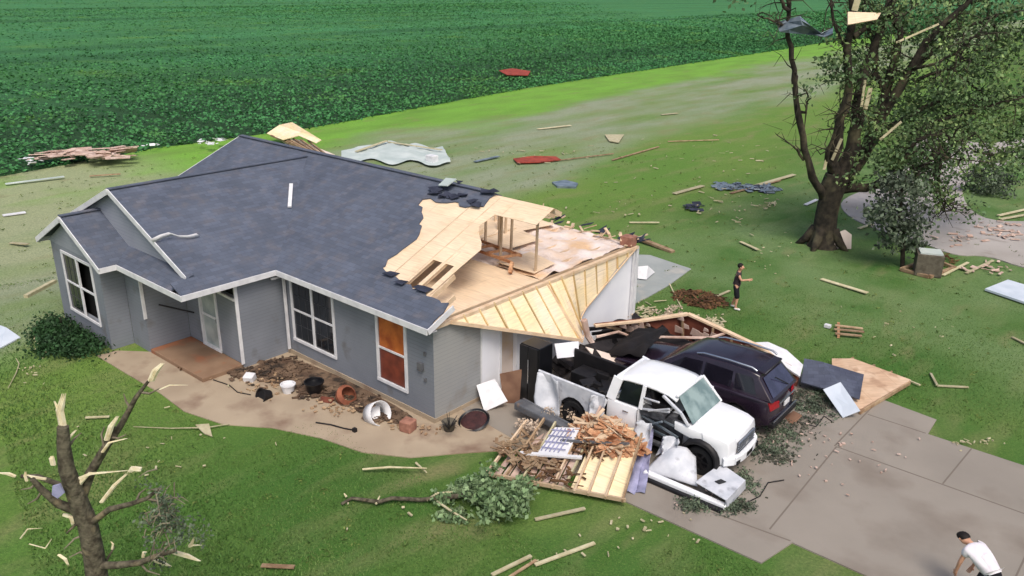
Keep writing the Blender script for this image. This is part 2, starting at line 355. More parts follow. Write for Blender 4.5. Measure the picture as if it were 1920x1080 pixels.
LAWN = lawn_mat()
gr = MB()
# one sheet, finely divided near, gently uneven
xs = sorted(set([-3000,-1200,-600,-300,-150,-90,-60] + [round(v,2) for v in np.arange(-50, 45, 1.5)] + [60,100,200,500,1500,3000]))
ys = sorted(set([-3000,-1000,-300,-100,-50] + [round(v,2) for v in np.arange(-32, 70, 1.5)] + [85,110,150,220,350,700,1500,3000]))
def gz(x, y):
    inner = 1 if (x < -19 or y > 20 or y < -6 or x > 17) else 0
    return -.004 + (noise.noise(Vector((x*.12, y*.12, 0)))*.05-.03 if inner else 0)
for x in xs:
    for y in ys: gr.v.append((x, y, gz(x, y)))
ny = len(ys)
for i in range(len(xs)-1):
    for j in range(ny-1): gr.f.append((i*ny+j, (i+1)*ny+j, (i+1)*ny+j+1, i*ny+j+1))
gr.top('ground', LAWN, kind='structure', smooth=60)

# tufts of lawn grass near the viewer
def keepout(x, y):        # true where slabs lie
    return (-15 < x < 7.4 and 0 < y < 9.6) | ((x > 7) & (y > .4) & (y < 9.7)) | ((x > -10.5) & (x < 7.2) & (y > -2.0) & (y < 1.7)) | ((x > -11.5) & (x < -2.5) & (y > -4.2) & (y < 0))
N = 190000
d = 13 + 22*rng.random(N)**1.0; ang = rng.uniform(-.62, .62, N) + YAW
gx = CAM.x + np.sin(ang)*d; gy = CAM.y + np.cos(ang)*d
ok = np.array([not keepout(a, b_) for a, b_ in zip(gx, gy)]); gx = gx[ok]; gy = gy[ok]; n_ = len(gx)
h = rng.uniform(.02, .055, n_)*np.clip((36-np.hypot(gx-CAM.x, gy-CAM.y))/8, .2, 1); th = rng.uniform(0, 6.28, n_); wd = rng.uniform(.008, .02, n_)
base = np.stack([gx, gy, np.full(n_, -.03)], 1); sdv = np.stack([np.cos(th), np.sin(th), 0*th], 1)*wd[:,None]
lean = np.stack([rng.normal(0, .03, n_), rng.normal(0, .03, n_), h+.02], 1)
q = np.stack([base-sdv, base+sdv, base+lean+sdv*.3, base+lean-sdv*.3], 1)
mat('grass_blades', (70,104,46), .8, (90,118,58), .4, island=.22, c3=(100,122,66), s3=.5, t3=(.5,.65))
go = bpy.data.objects.new('lawn_grass', fastmesh('lawn_grass', q, MATS['grass_blades'])); C.objects.link(go); go['kind'] = 'stuff'; go['label'] = 'short mown green grass covering the yard around the house'; go['category'] = 'grass'

# ------------------------------------------------------------------ crop field: canopy + leaf clumps
EDGE = [(-33,-60),(-37,-20),(-39.6,2.8),(-41.4,13.6),(-41.2,26.5),(-44.3,45),(-46.7,60.2),(-48.7,85.5),(-51.7,123.7),(-54,146.7),(-56.2,174),(-58.5,240),(-60,400),(-64,2500)]
def edge_x(y):
    return float(np.interp(y, [e[1] for e in EDGE], [e[0] for e in EDGE]))
fm, n, l, b = nodes_of('crop_leaves', .7)
geo = n.new('ShaderNodeNewGeometry')
def nz(scale, lo, hi, det=6, st=None, rot=0):
    z = n.new('ShaderNodeTexNoise'); z.inputs['Scale'].default_value = scale; z.inputs['Detail'].default_value = det
    if st:
        mp = n.new('ShaderNodeMapping'); mp.inputs['Scale'].default_value = st; mp.inputs['Rotation'].default_value = (0,0,rot); l.new(geo.outputs['Position'], mp.inputs[0]); l.new(mp.outputs[0], z.inputs['Vector'])
    else: l.new(geo.outputs['Position'], z.inputs['Vector'])
    r = n.new('ShaderNodeMapRange'); r.inputs[1].default_value = lo; r.inputs[2].default_value = hi; l.new(z.outputs[0], r.inputs[0]); return r.outputs[0]
def mx(o, f, c):
    x = n.new('ShaderNodeMix'); x.data_type = 'RGBA'; l.new(f, x.inputs[0])
    if isinstance(o, tuple): x.inputs[6].default_value = (*lin(o), 1)
    else: l.new(o, x.inputs[6])
    x.inputs[7].default_value = (*lin(c), 1); return x.outputs[2]
o = mx((70,122,68), nz(.03, .35, .65), (72,132,82))
o = mx(o, nz(.9, .45, .7), (58,106,60))
o = mx(o, nz(.12, .55, .7), (84,128,64))
o = mx(o, nz(.06, .5, .7, 4, (1,.12,1), R(62)), (54,100,58))      # faint tramlines
hv = n.new('ShaderNodeHueSaturation'); g = n.new('ShaderNodeMapRange'); g.inputs[3].default_value = .78; g.inputs[4].default_value = 1.18
l.new(geo.outputs['Random Per Island'], g.inputs[0]); l.new(g.outputs[0], hv.inputs['Value']); l.new(o, hv.inputs['Color']); l.new(hv.outputs[0], b.inputs['Base Color'])
LEAFCROP = fm
fm2 = fm.copy(); fm2.name = 'crop_canopy'; n = fm2.node_tree.nodes; l = fm2.node_tree.links; b = n['Principled BSDF']
for lk in list(l):
    if lk.to_socket == b.inputs['Base Color']: l.remove(lk)
src = [x for x in n if x.type == 'HUE_SAT'][0]; l.new(src.inputs['Color'].links[0].from_socket, b.inputs['Base Color'])
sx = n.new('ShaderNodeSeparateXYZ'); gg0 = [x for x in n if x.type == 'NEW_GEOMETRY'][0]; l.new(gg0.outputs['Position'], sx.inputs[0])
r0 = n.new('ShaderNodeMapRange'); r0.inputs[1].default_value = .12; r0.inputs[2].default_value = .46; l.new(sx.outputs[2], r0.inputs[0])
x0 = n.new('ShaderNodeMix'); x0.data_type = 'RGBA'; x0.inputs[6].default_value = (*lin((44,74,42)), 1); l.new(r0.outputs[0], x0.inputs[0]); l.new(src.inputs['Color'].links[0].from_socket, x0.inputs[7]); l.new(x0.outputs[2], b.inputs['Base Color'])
z = n.new('ShaderNodeTexNoise'); z.inputs['Scale'].default_value = 2.2; z.inputs['Detail'].default_value = 6
gg = [x for x in n if x.type == 'NEW_GEOMETRY'][0]; l.new(gg.outputs['Position'], z.inputs['Vector'])
bp = n.new('ShaderNodeBump'); bp.inputs['Strength'].default_value = 1; bp.inputs['Distance'].default_value = .5; l.new(z.outputs[0], bp.inputs['Height']); l.new(bp.outputs[0], b.inputs['Normal'])
cf = MB(); ts = np.concatenate([[0, .25, .6], np.arange(1.2, 60, 1.2), np.geomspace(62, 2500, 36)])
yv = np.concatenate([[-700,-300,-150], np.arange(-60, 150, 1.6), np.geomspace(152, 2500, 46)])
for yy in yv:
    e = edge_x(yy) + noise.noise(Vector((0, yy*.5, 0)))*.5
    for t in ts:
        zz = .03 + .5*min(1, max(0, (t-8)/75))**.7 + (noise.noise(Vector((t*.7, yy*.7, 3)))*.1 if 0 < t < 90 else 0)
        cf.v.append((e-t, yy, zz if t > 0 else -.1))
k = len(ts)
for i in range(len(yv)-1):
    for j in range(k-1): cf.f.append((i*k+j, (i+1)*k+j, (i+1)*k+j+1, i*k+j+1))
fo = cf.top('crop_field', fm2, 'even green crop field of low leafy plants beyond the lawn', 'field', kind='structure', smooth=180)
N = 300000
t = 260*rng.random(N)**1.8; yy = -35 + 190*rng.random(N) + t*rng.uniform(-.2,1.1,N); far_ = rng.random(N) < .2; yy[far_] = rng.uniform(130, 420, far_.sum()); t[far_] *= .35; f2 = rng.random(N) < .12; t[f2] = rng.uniform(200, 900, f2.sum()); yy[f2] = rng.uniform(-20, 1.0, f2.sum()) + t[f2]*rng.uniform(.0,1.5,f2.sum())
ex = np.interp(yy, [e[1] for e in EDGE], [e[0] for e in EDGE])
_A, _B = G(100,46), G(640,80); rd = np.array([_B.x-_A.x, _B.y-_A.y]); rd /= np.linalg.norm(rd)
cross_ = (ex-t)*(-rd[1]) + yy*rd[0]; cross_ = cross_ + 2.2*np.sin(yy*.02); kp = ~((((cross_/3.1) % 1) < .22) & (rng.random(N) < .75) & (t > 6)); kp &= ~(((cross_ % 27) < 1.8) & (rng.random(N) < .9)); kp &= ~((t < 12) & (rng.random(N) < .35*(1-t/12)))
ex, t, yy = ex[kp], t[kp], yy[kp]; N = len(t)
cen = np.stack([ex-t+rng.normal(0,.25,N)+.1, yy, .3*np.clip(t/1.0,.25,1)+rng.uniform(-.05,.28,N)], 1)
me = fastmesh('crop_plants', leafquads(cen, .13+.0009*t+np.clip((yy-100)*.0012,0,.3), .85, .7), LEAFCROP)
co = bpy.data.objects.new('crop_plants', me); C.objects.link(co); co['kind'] = 'stuff'; co['label'] = 'leafy green crop plants filling the field up to the lawn'; co['category'] = 'crop'

# ------------------------------------------------------------------ slabs, gravel
def sheet(name, pts, m, z, th=.12, kind='structure', smooth=None, sub=0, **kw):
    return MB().slab([(p[0], p[1], z) for p in pts], th, (0,0,1)).top(name, m, kind=kind, **kw)
def smoothpoly(P, it=2):
    for _ in range(it):
        Q = []
        for i in range(len(P)):
            a, b_ = Vector(P[i][:2]), Vector(P[(i+1) % len(P)][:2]); Q += [tuple(a*.75+b_*.25), tuple(a*.25+b_*.75)]
        P = Q
    return P
dl = (7.35, .55)
sheet('driveway', [(5.2,.45),(8.95,.55),(9.15,1.6),(26,1.6),(26,8.32),(9.95,8.32),(9.9,9.3),(8.35,9.5),(0,9.5),(0,1.0)], 'conc', .03)
jm = MB()
for a_, b2 in (((8.4,6.05),(26,6.15)),((10.9,6.1),(11.0,8.3)),((14.6,6.1),(14.7,8.3)),((8.4,8.32),(9.9,8.32)),((8.35,6.05),(8.35,9.4)),((8.6,1.7),(8.4,6.05)),((12.9,1.6),(12.95,6.1)),((6.5,1.3),(9.1,1.62))):
    jm.beam((a_[0],a_[1],.031),(b2[0],b2[1],.031),.035,.006)
jm.top('driveway_joints', 'joint', kind='structure')
wk = [G(*p) for p in [(182,668),(240,703),(300,738),(345,772),(420,797),(510,803),(600,822),(680,849),(770,859),(860,851),(935,846),(1010,840)]]
wk = [(p.x, p.y) for p in wk] + [(5.2,1.0),(0,1.2),(0,-.02),(-6.6,-.02),(-6.6,-1.55),(-9.7,-1.55),(-9.7,-2.9),(-10.6,-3.6)]
sheet('walkway', wk, 'walk', .024)
MB().slab([(-9.68,-2.95,.15),(-6.62,-2.92,.15),(-6.6,-1.6,.15),(-9.68,-1.6,.15)], .2, (0,0,1)).top('porch_slab', 'porch', kind='structure', bevel=.02)
bed = smoothpoly([(-6.5,-1.6),(-5.7,-1.75),(-4.6,-1.45),(-3.2,-1.1),(-1.6,-.9),(-.5,-.75),(-.3,-.05),(-6.5,-.02)], 2)
sheet('planting_bed', bed, 'mulch', .032, .05)
gv = smoothpoly([tuple(G(*p)[:2]) for p in [(1575,372),(1660,345),(1712,300),(1705,262),(1760,250),(1840,272),(1900,262),(2050,235),(2080,330),(1900,300),(1830,330),(1800,350),(1815,395),(1870,418),(1990,410),(2050,520),(1925,505),(1850,478),(1790,480),(1730,455),(1640,430),(1580,400)]], 2)
sheet('gravel_drive', gv, 'gravel', .012, .05)
pd = [G(*p) for p in [(1190,466),(1215,472),(1299,506),(1232,540),(1190,551),(1120,560),(1100,480)]]
sheet('back_patio', [(-4.5,15.6),(-3.6,16.3),(-1.35,15.9),(-1.0,13.5),(-.9,11.9),(-.9,9.6),(-4.6,9.6)], 'pad', .03)
# ------------------------------------------------------------------ the damaged house
HL = thing('house', 'grey sided single storey house with half its shingle roof torn off at the garage end', 'house', (-7,4.6,0))
H = 2.74
SM, SW, XE, YE, ZE = .43, .423, -6.35, -.37, 2.9        # slopes, eave lines
XR, ZR = -11.2, 4.95                                    # wing ridge
YR, XL = 4.67, -16.05
def zm(y): return ZE + SM*(y-YE)
def zb(y): return ZE + SM*((2*YR-YE)-y)
def zw(x): return ZE + SW*(XE-x) if x > XR else ZE + SW*(x-XL)
def sl(pts, f, dz=0): return [(x, y, f(x, y)+dz) for x, y in pts]
def jag(P, amp=.09, step=.22, seed=1):       # ragged torn line
    r = random.Random(seed); out = []
    for i in range(len(P)-1):
        a, b_ = Vector(P[i]), Vector(P[i+1]); k = max(1, int((b_-a).length/step))
        for j in range(k):
            p = a.lerp(b_, j/k)
            if j or i: p = p + Vector((r.uniform(-amp, amp), r.uniform(-amp, amp)))
            out.append(tuple(p))
    return out + [tuple(P[-1])]
torn = jag([(.2,-.3),(.1,.5),(-.6,.55),(-1.6,.68),(-2.5,.72),(-2.98,.85),(-3.12,1.5),(-2.95,2.2),(-3.35,2.65),(-3.9,3.3),(-4.55,3.78),(-3.6,3.86),(-2.6,3.92),(-2.05,4.1),(-2.1,4.66)], .08, .2, 3)
front = [(-6.35,-.37)] + torn[:0] + [(.2,-.37)] + torn + [(-11.0,4.66),(-16.05,4.66),(-16.05,-.37),(-11.2,4.40)]
roof = MB()
roof.slab(sl([(-6.35,-.37),(.2,-.37)] + torn + [(-11.2,4.67),(-11.2,4.40)], lambda x, y: zm(y)), .035, (0,0,1))
roof.slab(sl([(-11.2,4.67),(-16.05,4.67),(-16.05,-.37),(-11.2,4.40)], lambda x, y: zm(y)), .035, (0,0,1))
# wing, right and left slope (y from gable plane to valley)
GY = -2.85
roof.slab(sl([(-6.35,-3.35),(-6.35,-.37),(-11.2,4.40),(-11.2,GY),(-6.9,GY),(-6.9,-3.35)], lambda x, y: zw(x)), .035, (0,0,1))
roof.slab(sl([(-16.05,-.37),(-16.05,GY),(-11.2,GY),(-11.2,4.40)], lambda x, y: zw(x)), .035, (0,0,1))
# back slope
roof.slab(sl([(-16.05,4.67),(-16.05,9.71),(-6.1,9.71),(-5.7,8.3),(-5.4,7.3),(-5.4,6.2),(-4.4,5.1),(-2.1,4.95),(-2.1,4.67)], lambda x, y: zb(y)), .035, (0,0,1))
# porch roof in front of the big gable, and the small front gable (valleys between them)
PM = .45
def zp(y): return ZE + PM*(y+3.35)
GX, GH, GE = -12.52, 4.06, 2.9            # small gable ridge x, height, eave
gs = (GH-GE)/2.32
xv = lambda y: GX + (GH-zp(y))/gs         # where porch roof meets the small gable's right slope
roof.slab([(xv(-3.35),-3.35,zp(-3.35)),(-6.9,-3.35,zp(-3.35)),(-6.9,-2.65,zp(-2.65)),(xv(-2.65),-2.65,zp(-2.65))], .035, (0,0,1))
gr_ = lambda x: GH - gs*abs(x-GX)
roof.slab([(GX,-3.88,GH),(-10.2,-3.88,ZE),(-10.2,-3.35,ZE),(xv(-2.65),-2.65,zp(-2.65)),(GX,-2.65,GH)], .035, (0,0,1))
roof.slab([(GX,-3.88,GH),(GX,-2.2,GH),(-14.84,-2.2,ZE),(-14.84,-3.88,ZE)], .035, (0,0,1))
rf = roof.part('roof', 'shingle', HL)
cap = MB()   # ridge caps
for a_, b2 in (((-16.05,4.67,zm(4.67)+.012),(-2.3,4.67,zm(4.67)+.012)),((-11.2,GY,ZR+.012),(-11.2,4.36,ZR+.012)),((GX,-3.88,GH+.012),(GX,-2.66,GH+.012))):
    cap.beam(a_, b2, .22, .03)
cap.part('ridge_cap', 'shingle', rf)
# lifted and folded scraps of shingle near the torn ridge
sc_ = MB(); r = random.Random(4)
for i in range(15):
    x = r.uniform(-4.2, -2.0); y = r.uniform(3.9, 4.7); s_ = r.uniform(.12, .34); a = r.uniform(0, 6.28)
    q = [(x+s_*math.cos(a+k), y+.5*s_*math.sin(a+k)) for k in (0, 1.5, 3.1, 4.6)]
    sc_.slab([(u, v, zm(min(v,4.67))+.03+r.uniform(0, .12)) for u, v in q], .012, (0,0,1))
for i in range(4):
    t_ = torn[r.randrange(3, 20)]; s_ = r.uniform(.08, .2)
    sc_.slab([(t_[0]+dx*s_, t_[1]+dy*s_, zm(t_[1])+.02+r.uniform(0,.05)) for dx, dy in ((-1,-1),(1,-.8),(.9,1),(-1,.7))], .01, (0,0,1))
sc_.parts('torn_shingle', 'felt', rf)
# bare sheathing
sh = MB(); dz = -.05
edge = jag([(-1.45,3.9),(-1.5,3.3),(-.95,2.8),(-.5,2.3),(-.75,1.8),(-.85,.56)], .03, .3, 8)
holes = [(-1.78,-1.42,.66,1.72),(-1.28,-.96,.66,1.72)]
def dslab(pts): sh.slab(sl(pts, lambda x, y: zm(y), dz), .015, (0,0,1))
dslab([(-5.0,1.74),(-.76,1.74)] + edge[::-1][6:] + [(-1.45,3.9),(-5.0,3.9)])
dslab([(-3.4,-.3),(-1.78,-.3),(-1.78,1.739),(-3.4,1.739)]); dslab([(-1.419,-.3),(-1.281,-.3),(-1.281,1.739),(-1.419,1.739)]); dslab([(-.959,-.3),(-.79,-.3),(-.76,1.739),(-.959,1.739)])
dslab([(-1.779,-.3),(-1.421,-.3),(-1.421,.66),(-1.779,.66)]); dslab([(-1.279,-.3),(-.961,-.3),(-.961,.66),(-1.279,.66)])
dslab([(-5.2,3.901),(.12,3.901),(.12,4.67),(-5.2,4.67)])
dslab([(-.789,-.35),(.15,-.35),(.12,.5),(-.789,.58)])
sh.part('roof_sheathing', 'ply', HL)
bs = MB().slab(sl([(-8,4.68),(-8,9.6),(-5.9,9.6),(-5.6,8.3),(-5.2,7.3),(-5.3,6.0),(-4.2,5.2),(.1,4.95),(.1,4.68)], lambda x, y: zb(y), -.055), .015, (0,0,1)).part('roof_sheathing', 'ply', HL)
# attic floor, joists, broken trusses
af = MB(); af.slab([(-7.9,.05,2.74),(-.02,.05,2.74),(-.02,9.3,2.74),(-7.9,9.3,2.74)], .03, (0,0,1)); af.part('ceiling', 'gyp', HL)
il = MB(); nx_, ny_ = 40, 50
for i in range(nx_+1):
    for j in range(ny_+1):
        x = -7.0 + 6.9*i/nx_; y = 4.45+4.8*j/ny_; il.v.append((x, y, 2.76 + max(0, .12+.16*noise.noise(Vector((x*1.3, y*1.3, 1)))+.05*noise.noise(Vector((x*5, y*5, 2))))))
for i in range(nx_):
    for j in range(ny_): a = i*(ny_+1)+j; il.f.append((a, a+ny_+1, a+ny_+2, a+1))
il.part('insulation', 'insul', HL, smooth=60)
bk = MB(); bk.slab([(-6.6,5.4,3.05),(-4.0,5.0,2.98),(-3.6,7.4,3.12),(-6.2,7.9,3.3)], .015, (0,0,1)); bk.slab([(-3.9,5.9,3.0),(-2.5,5.6,3.0),(-2.3,7.1,3.05),(-3.7,7.5,3.1)], .015, (0,0,1)); bk.slab([(-5.9,7.9,3.1),(-3.4,7.5,3.05),(-3.2,9.0,3.0),(-5.7,9.2,3.05)], .015, (0,0,1)); bk.slab([(-1.9,4.5,2.98),(-.4,4.5,2.98),(-.5,5.6,3.0),(-1.7,5.9,3.04)], .015, (0,0,1))
bk.parts('fallen_sheathing', 'ply', HL)
fl = MB(); fl.bb((-2.6,.4,2.86),(-.1,4.4,2.875)); fl.bb((-4.6,1.0,2.86),(-2.62,4.4,2.875)); fl.part('attic_floor', 'ply', HL)
jo = MB()
for i in range(13):
    x = -.12-.6*i; jo.bb((x-.02,.1,2.77),(x+.02,9.3,2.86))
jo.parts('ceiling_joist', 'wood', HL)
def rafter(x, y0, y1, back=False):
    f = zb if back else zm
    return ((x, y0, f(y0)-.12), (x, y1, f(y1)-.12))
rn = MB()
for x, y0, y1, bk in [(-.1,-.3,.9,0),(-.7,-.3,1.5,0),(-1.35,-.3,3.3,0),(-1.85,-.3,4.6,0),(-2.5,-.3,4.6,0),(-.75,4.7,5.6,1),(-1.35,4.7,6.6,1),(-1.95,4.7,5.9,1),(-2.55,4.7,7.4,1),(-3.15,4.7,6.1,1),(-3.75,4.7,7.0,1),(-4.35,4.7,6.4,1),(-4.95,4.7,8.6,1),(-5.55,4.7,9.6,1),(-.1,4.7,5.3,1)]:
    rn.beam(*rafter(x, y0, y1, bk), .04, .14)
rn.parts('rafter', 'wood', HL)
for x, y, top in [(-4.0,6.9,4.2),(-4.6,7.4,4.0),(-3.4,5.6,4.4),(-2.8,5.6,4.35),(-2.2,5.5,4.3),(-3.6,6.8,3.9),(-1.9,4.67,4.8),(-.5,4.67,4.75)]:
    MB().beam((x,y,2.8),(x+.05,y,top),.09,.04).part('truss_web', 'wood', HL)
ft = MB()       # fallen truss lying across the ceiling
A, B = Vector((-4.2,4.7,3.15)), Vector((-1.1,4.3,3.2))
ft.beam(A, B, .04, .09); ft.beam(A+Vector((.2,.5,.12)), B+Vector((-.1,.55,.06)), .04, .09)
for k in (0,.2,.4,.6,.8): ft.beam(A.lerp(B,k)+Vector((0,0,0)), A.lerp(B,k+.12)+Vector((.1,.52,.1)), .035, .08)
ft.beam((-4.4,5.0,3.2),(-5.1,4.7,3.5),.05,.09); ft.beam(B,(-1.0,4.1,2.95),.1,.12)
ft.part('fallen_truss', 'osb', HL)
r = random.Random(9)
sp = MB()
for i in range(34):      # splinters and board ends along the broken back eave
    x = r.uniform(-4.4, .1); y = 9.3+r.uniform(-.5,.45); a = r.uniform(0,3.14); L = r.uniform(.15,.7); z = 2.86+r.uniform(0,.25)
    sp.beam((x,y,z),(x+L*math.cos(a),y+L*math.sin(a)*.5,z+r.uniform(-.05,.25)),r.uniform(.03,.12),.03)
sp.parts('splintered_eave', 'wood', HL)
sp = MB()
for i in range(16):
    x = r.choice([r.uniform(-4.3,-3.2), r.uniform(-.8,.2), r.uniform(-2.4,.1)]); y = 9.45+r.uniform(-.15,.3); s_ = r.uniform(.1,.3)
    sp.slab([(x-s_,y-.1,2.9),(x+s_,y-.12,2.95+r.uniform(0,.2)),(x+s_*.8,y+.14,3.0+r.uniform(0,.2)),(x-s_*.7,y+.1,2.95)], .02, (0,0,1))
sp.parts('torn_shingle', 'felt', HL)
MB().box((-.15,9.1,3.02),(.42,.36,.3)).part('brick_pier', 'brick', HL)
# fascia, white
fa = MB(); FH = .17
def fas(a_, b2, off=(0,0,0)):
    o_ = Vector(off); fa.beam(Vector(a_)+Vector((0,0,-FH/2-.002))+o_, Vector(b2)+Vector((0,0,-FH/2-.002))+o_, .03, FH)
fas((-6.35,-.385,ZE),(.2,-.385,ZE)); fas((-6.335,-.37,ZE),(-6.335,-3.37,ZE)); fas((-6.32,-3.365,ZE),(-10.25,-3.365,ZE))
fas((-10.2,-3.365,ZE),(-10.2,-3.9,ZE))
fas((-10.18,-3.895,ZE),(GX,-3.895,GH)); fas((GX,-3.895,GH),(-14.86,-3.895,ZE)); fas((-14.855,-3.9,ZE),(-14.855,-2.9,ZE))
fas((-6.95,GY-.015,zw(-6.95)+.03),(XR,GY-.015,ZR+.03)); fas((XR,GY-.015,ZR+.03),(-14.6,GY-.015,zw(-14.6)+.03))
fas((.215,-.37,ZE),(.215,.55,zm(.55))); fas((-16.065,GY,ZE),(-16.065,9.7,ZE)) if False else None
fas((-16.065,-.37,ZE),(-16.065,YR,zm(YR))); fas((-16.065,YR,zm(YR)),(-16.065,9.71,ZE)); fas((-16.05,9.725,ZE),(-4.9,9.725,ZE))
fa.parts('fascia', 'white', HL, bevel=.006)
so = MB(); zs = ZE-FH+.012
so.bb((-6.3,-.36,zs-.01),(.18,-.02,zs)); so.bb((-9.7,-3.34,zs-.012),(-6.35,-1.62,zs-.002)); so.bb((-10.2,-3.34,zs-.014),(-9.72,-2.96,zs-.004)); so.part('soffit', 'white', HL)
# walls
def wall(a_, b2, m='siding', z0=.0, z1=H, th=.14, inward=1, holes=(), label=None):
    """upright wall from a to b (outside on the right hand of a->b); holes = (t0,t1,z0,z1) in metres along"""
    a_ = Vector((a_[0],a_[1],0)); b2 = Vector((b2[0],b2[1],0)); d_ = (b2-a_).normalized(); a_ = a_+d_*.004; b2 = b2-d_*.004; d_ = (b2-a_); L = d_.length; d_.normalize(); nrm = Vector((-d_.y, d_.x, 0))*th
    mb = MB(); cuts = sorted(set([0, L] + [v for h_ in holes for v in h_[:2]]))
    for i in range(len(cuts)-1):
        t0, t1 = cuts[i], cuts[i+1]; hs_ = [h_ for h_ in holes if h_[0] <= t0+1e-6 and h_[1] >= t1-1e-6]
        spans = [(z0, z1)] if not hs_ else [(z0, hs_[0][2]), (hs_[0][3], z1)]
        for p, q_ in spans:
            if q_-p < .01: continue
            c = a_ + d_*((t0+t1)/2) + nrm/2; c.z = (p+q_)/2
            mb.box(c, (t1-t0, th, q_-p), Matrix((d_, Vector((-d_.y,d_.x,0)), Vector((0,0,1)))).transposed())
    return mb.part('wall', m, HL, label=label)
WX = [(-6.15,-4.2,.64,2.54),(-2.16,-1.11,.64,2.52)]
wall((-6.6,0),(0,0), holes=[(x0+6.6,x1+6.6,z0,z1) for x0,x1,z0,z1 in WX])
wall((-6.6,-1.6),(-6.6,-.0), th=.14)
wall((-9.7,-1.6),(-6.601,-1.6), z0=.15, holes=[(.86,1.93,.2,2.25),(2.05,2.95,2.25,2.68)])
wall((-9.7,-2.94),(-9.7,-1.601)); wall((-10.8,-2.94),(-9.701,-2.94)); wall((-10.8,-3.65),(-10.8,-2.941)); 
wall((-14.33,-3.65),(-10.801,-3.65), z1=ZE, holes=[(.85,2.93,.72,2.62)]); wall((-14.33,3),(-14.33,-3.649)) ; wall((-15.5,9.34),(-15.5,-.0)); wall((-15.5,.0),(-14.331,.0))
wall((0,9.34),(-15.36,9.34), 'siding')
# gable infill
gb = MB(); gb.slab([(-14.5,-3.652,ZE-.06),(-10.5,-3.652,ZE-.06),(GX,-3.652,GH-.1)], .1, (0,-1,0))
gb.slab([(-14.0,-2.65,ZE),(-6.9,-2.65,ZE),(-6.9,-2.65,zw(-6.9)-.08),(XR,-2.65,ZR-.08),(-14.0,-2.65,zw(-14.0)-.08)], .1, (0,-1,0)); gb.part('gable_wall', mat('lit_gable_siding', (156,160,170), .75, (146,150,160), .7, kind='siding'), HL)  # gable siding paler than the walls, stronger light put into its colour
# end wall of the torn garage: grey siding coloured paler as the lit side, then bare wallboard
wall((0,.0),(0,1.78), 'siding_lit')
wall((0,1.781),(0,9.34), 'drywhite', z1=2.72, holes=[(.86,1.5,.05,2.1)])
MB().bb((-.16,1.9,0),(-.15,9.2,2.7)).part('wall', 'gyp', HL)
tr = MB()      # trims and corner boards
for p in [(.012,-.012)]: tr.bb((p[0]-.05,p[1]-.06,.05),(p[0]+.02,p[1]+.06,2.72)) if False else None
tr.beam((-9.69,-2.955,1.15),(-9.69,-2.955,2.7),.1,.03,(1,0,0)); tr.beam((-6.585,-1.615,.16),(-6.585,-1.615,2.7),.1,.03,(1,0,0))
tr.beam((.03,9.36,0),(.03,9.36,2.8),.13,.12,(1,0,0)); tr.beam((.07,9.14,0),(.07,9.14,2.75),.05,.05,(1,0,0))
tr.beam((.012,1.78,0.1),(.012,1.78,2.7),.03,.05,(1,0,0)); tr.beam((.012,2.55,0.1),(.012,2.55,2.2),.03,.05,(1,0,0))
tr.parts('corner_trim', 'white', HL)
tp = MB(); tp.beam((.05,.0,2.79),(.05,9.34,2.79),.14,.09); tp.beam((-.3,9.3,2.82),(-5,9.3,2.82),.12,.09); tp.part('top_plate', 'wood', HL)
MB().beam((-6.45,-.5,2.62),(-6.42,-.07,2.62),.07,.06).beam((-6.44,-.08,2.6),(-6.44,-.08,.2),.075,.06,(1,0,0)).part('downspout', 'white', HL)
MB().beam((-7.7,-1.67,2.26),(-6.62,-1.67,2.22),.04,.07).beam((-7.6,-2.9,2.66),(-6.7,-2.0,2.55),.04,.05).part('porch_beam', 'white', HL, label='loose white board across the dark opening under the porch roof')
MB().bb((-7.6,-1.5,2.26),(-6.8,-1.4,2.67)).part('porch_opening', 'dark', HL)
fo_ = MB(); fo_.bb((-6.6,-.03,-.05),(.02,.005,.16)); fo_.bb((-.0,-.0,-.05),(.02,1.78,.14)); fo_.part('foundation', 'walk', HL)
MB().tube([(-9.6+.04,-2.55,1.55),(-9.1,-1.68,1.15)], .025, 6).part('hanging_strip', 'black', HL)
ml = MB().box((-.45,-.06,1.55),(.16,.1,.22)).box((-.3,-.03,1.2),(.06,.05,.1)).box((-.3,-.03,1.95),(.06,.05,.1)); ml.parts('wall_fixture', 'greybeam', HL)
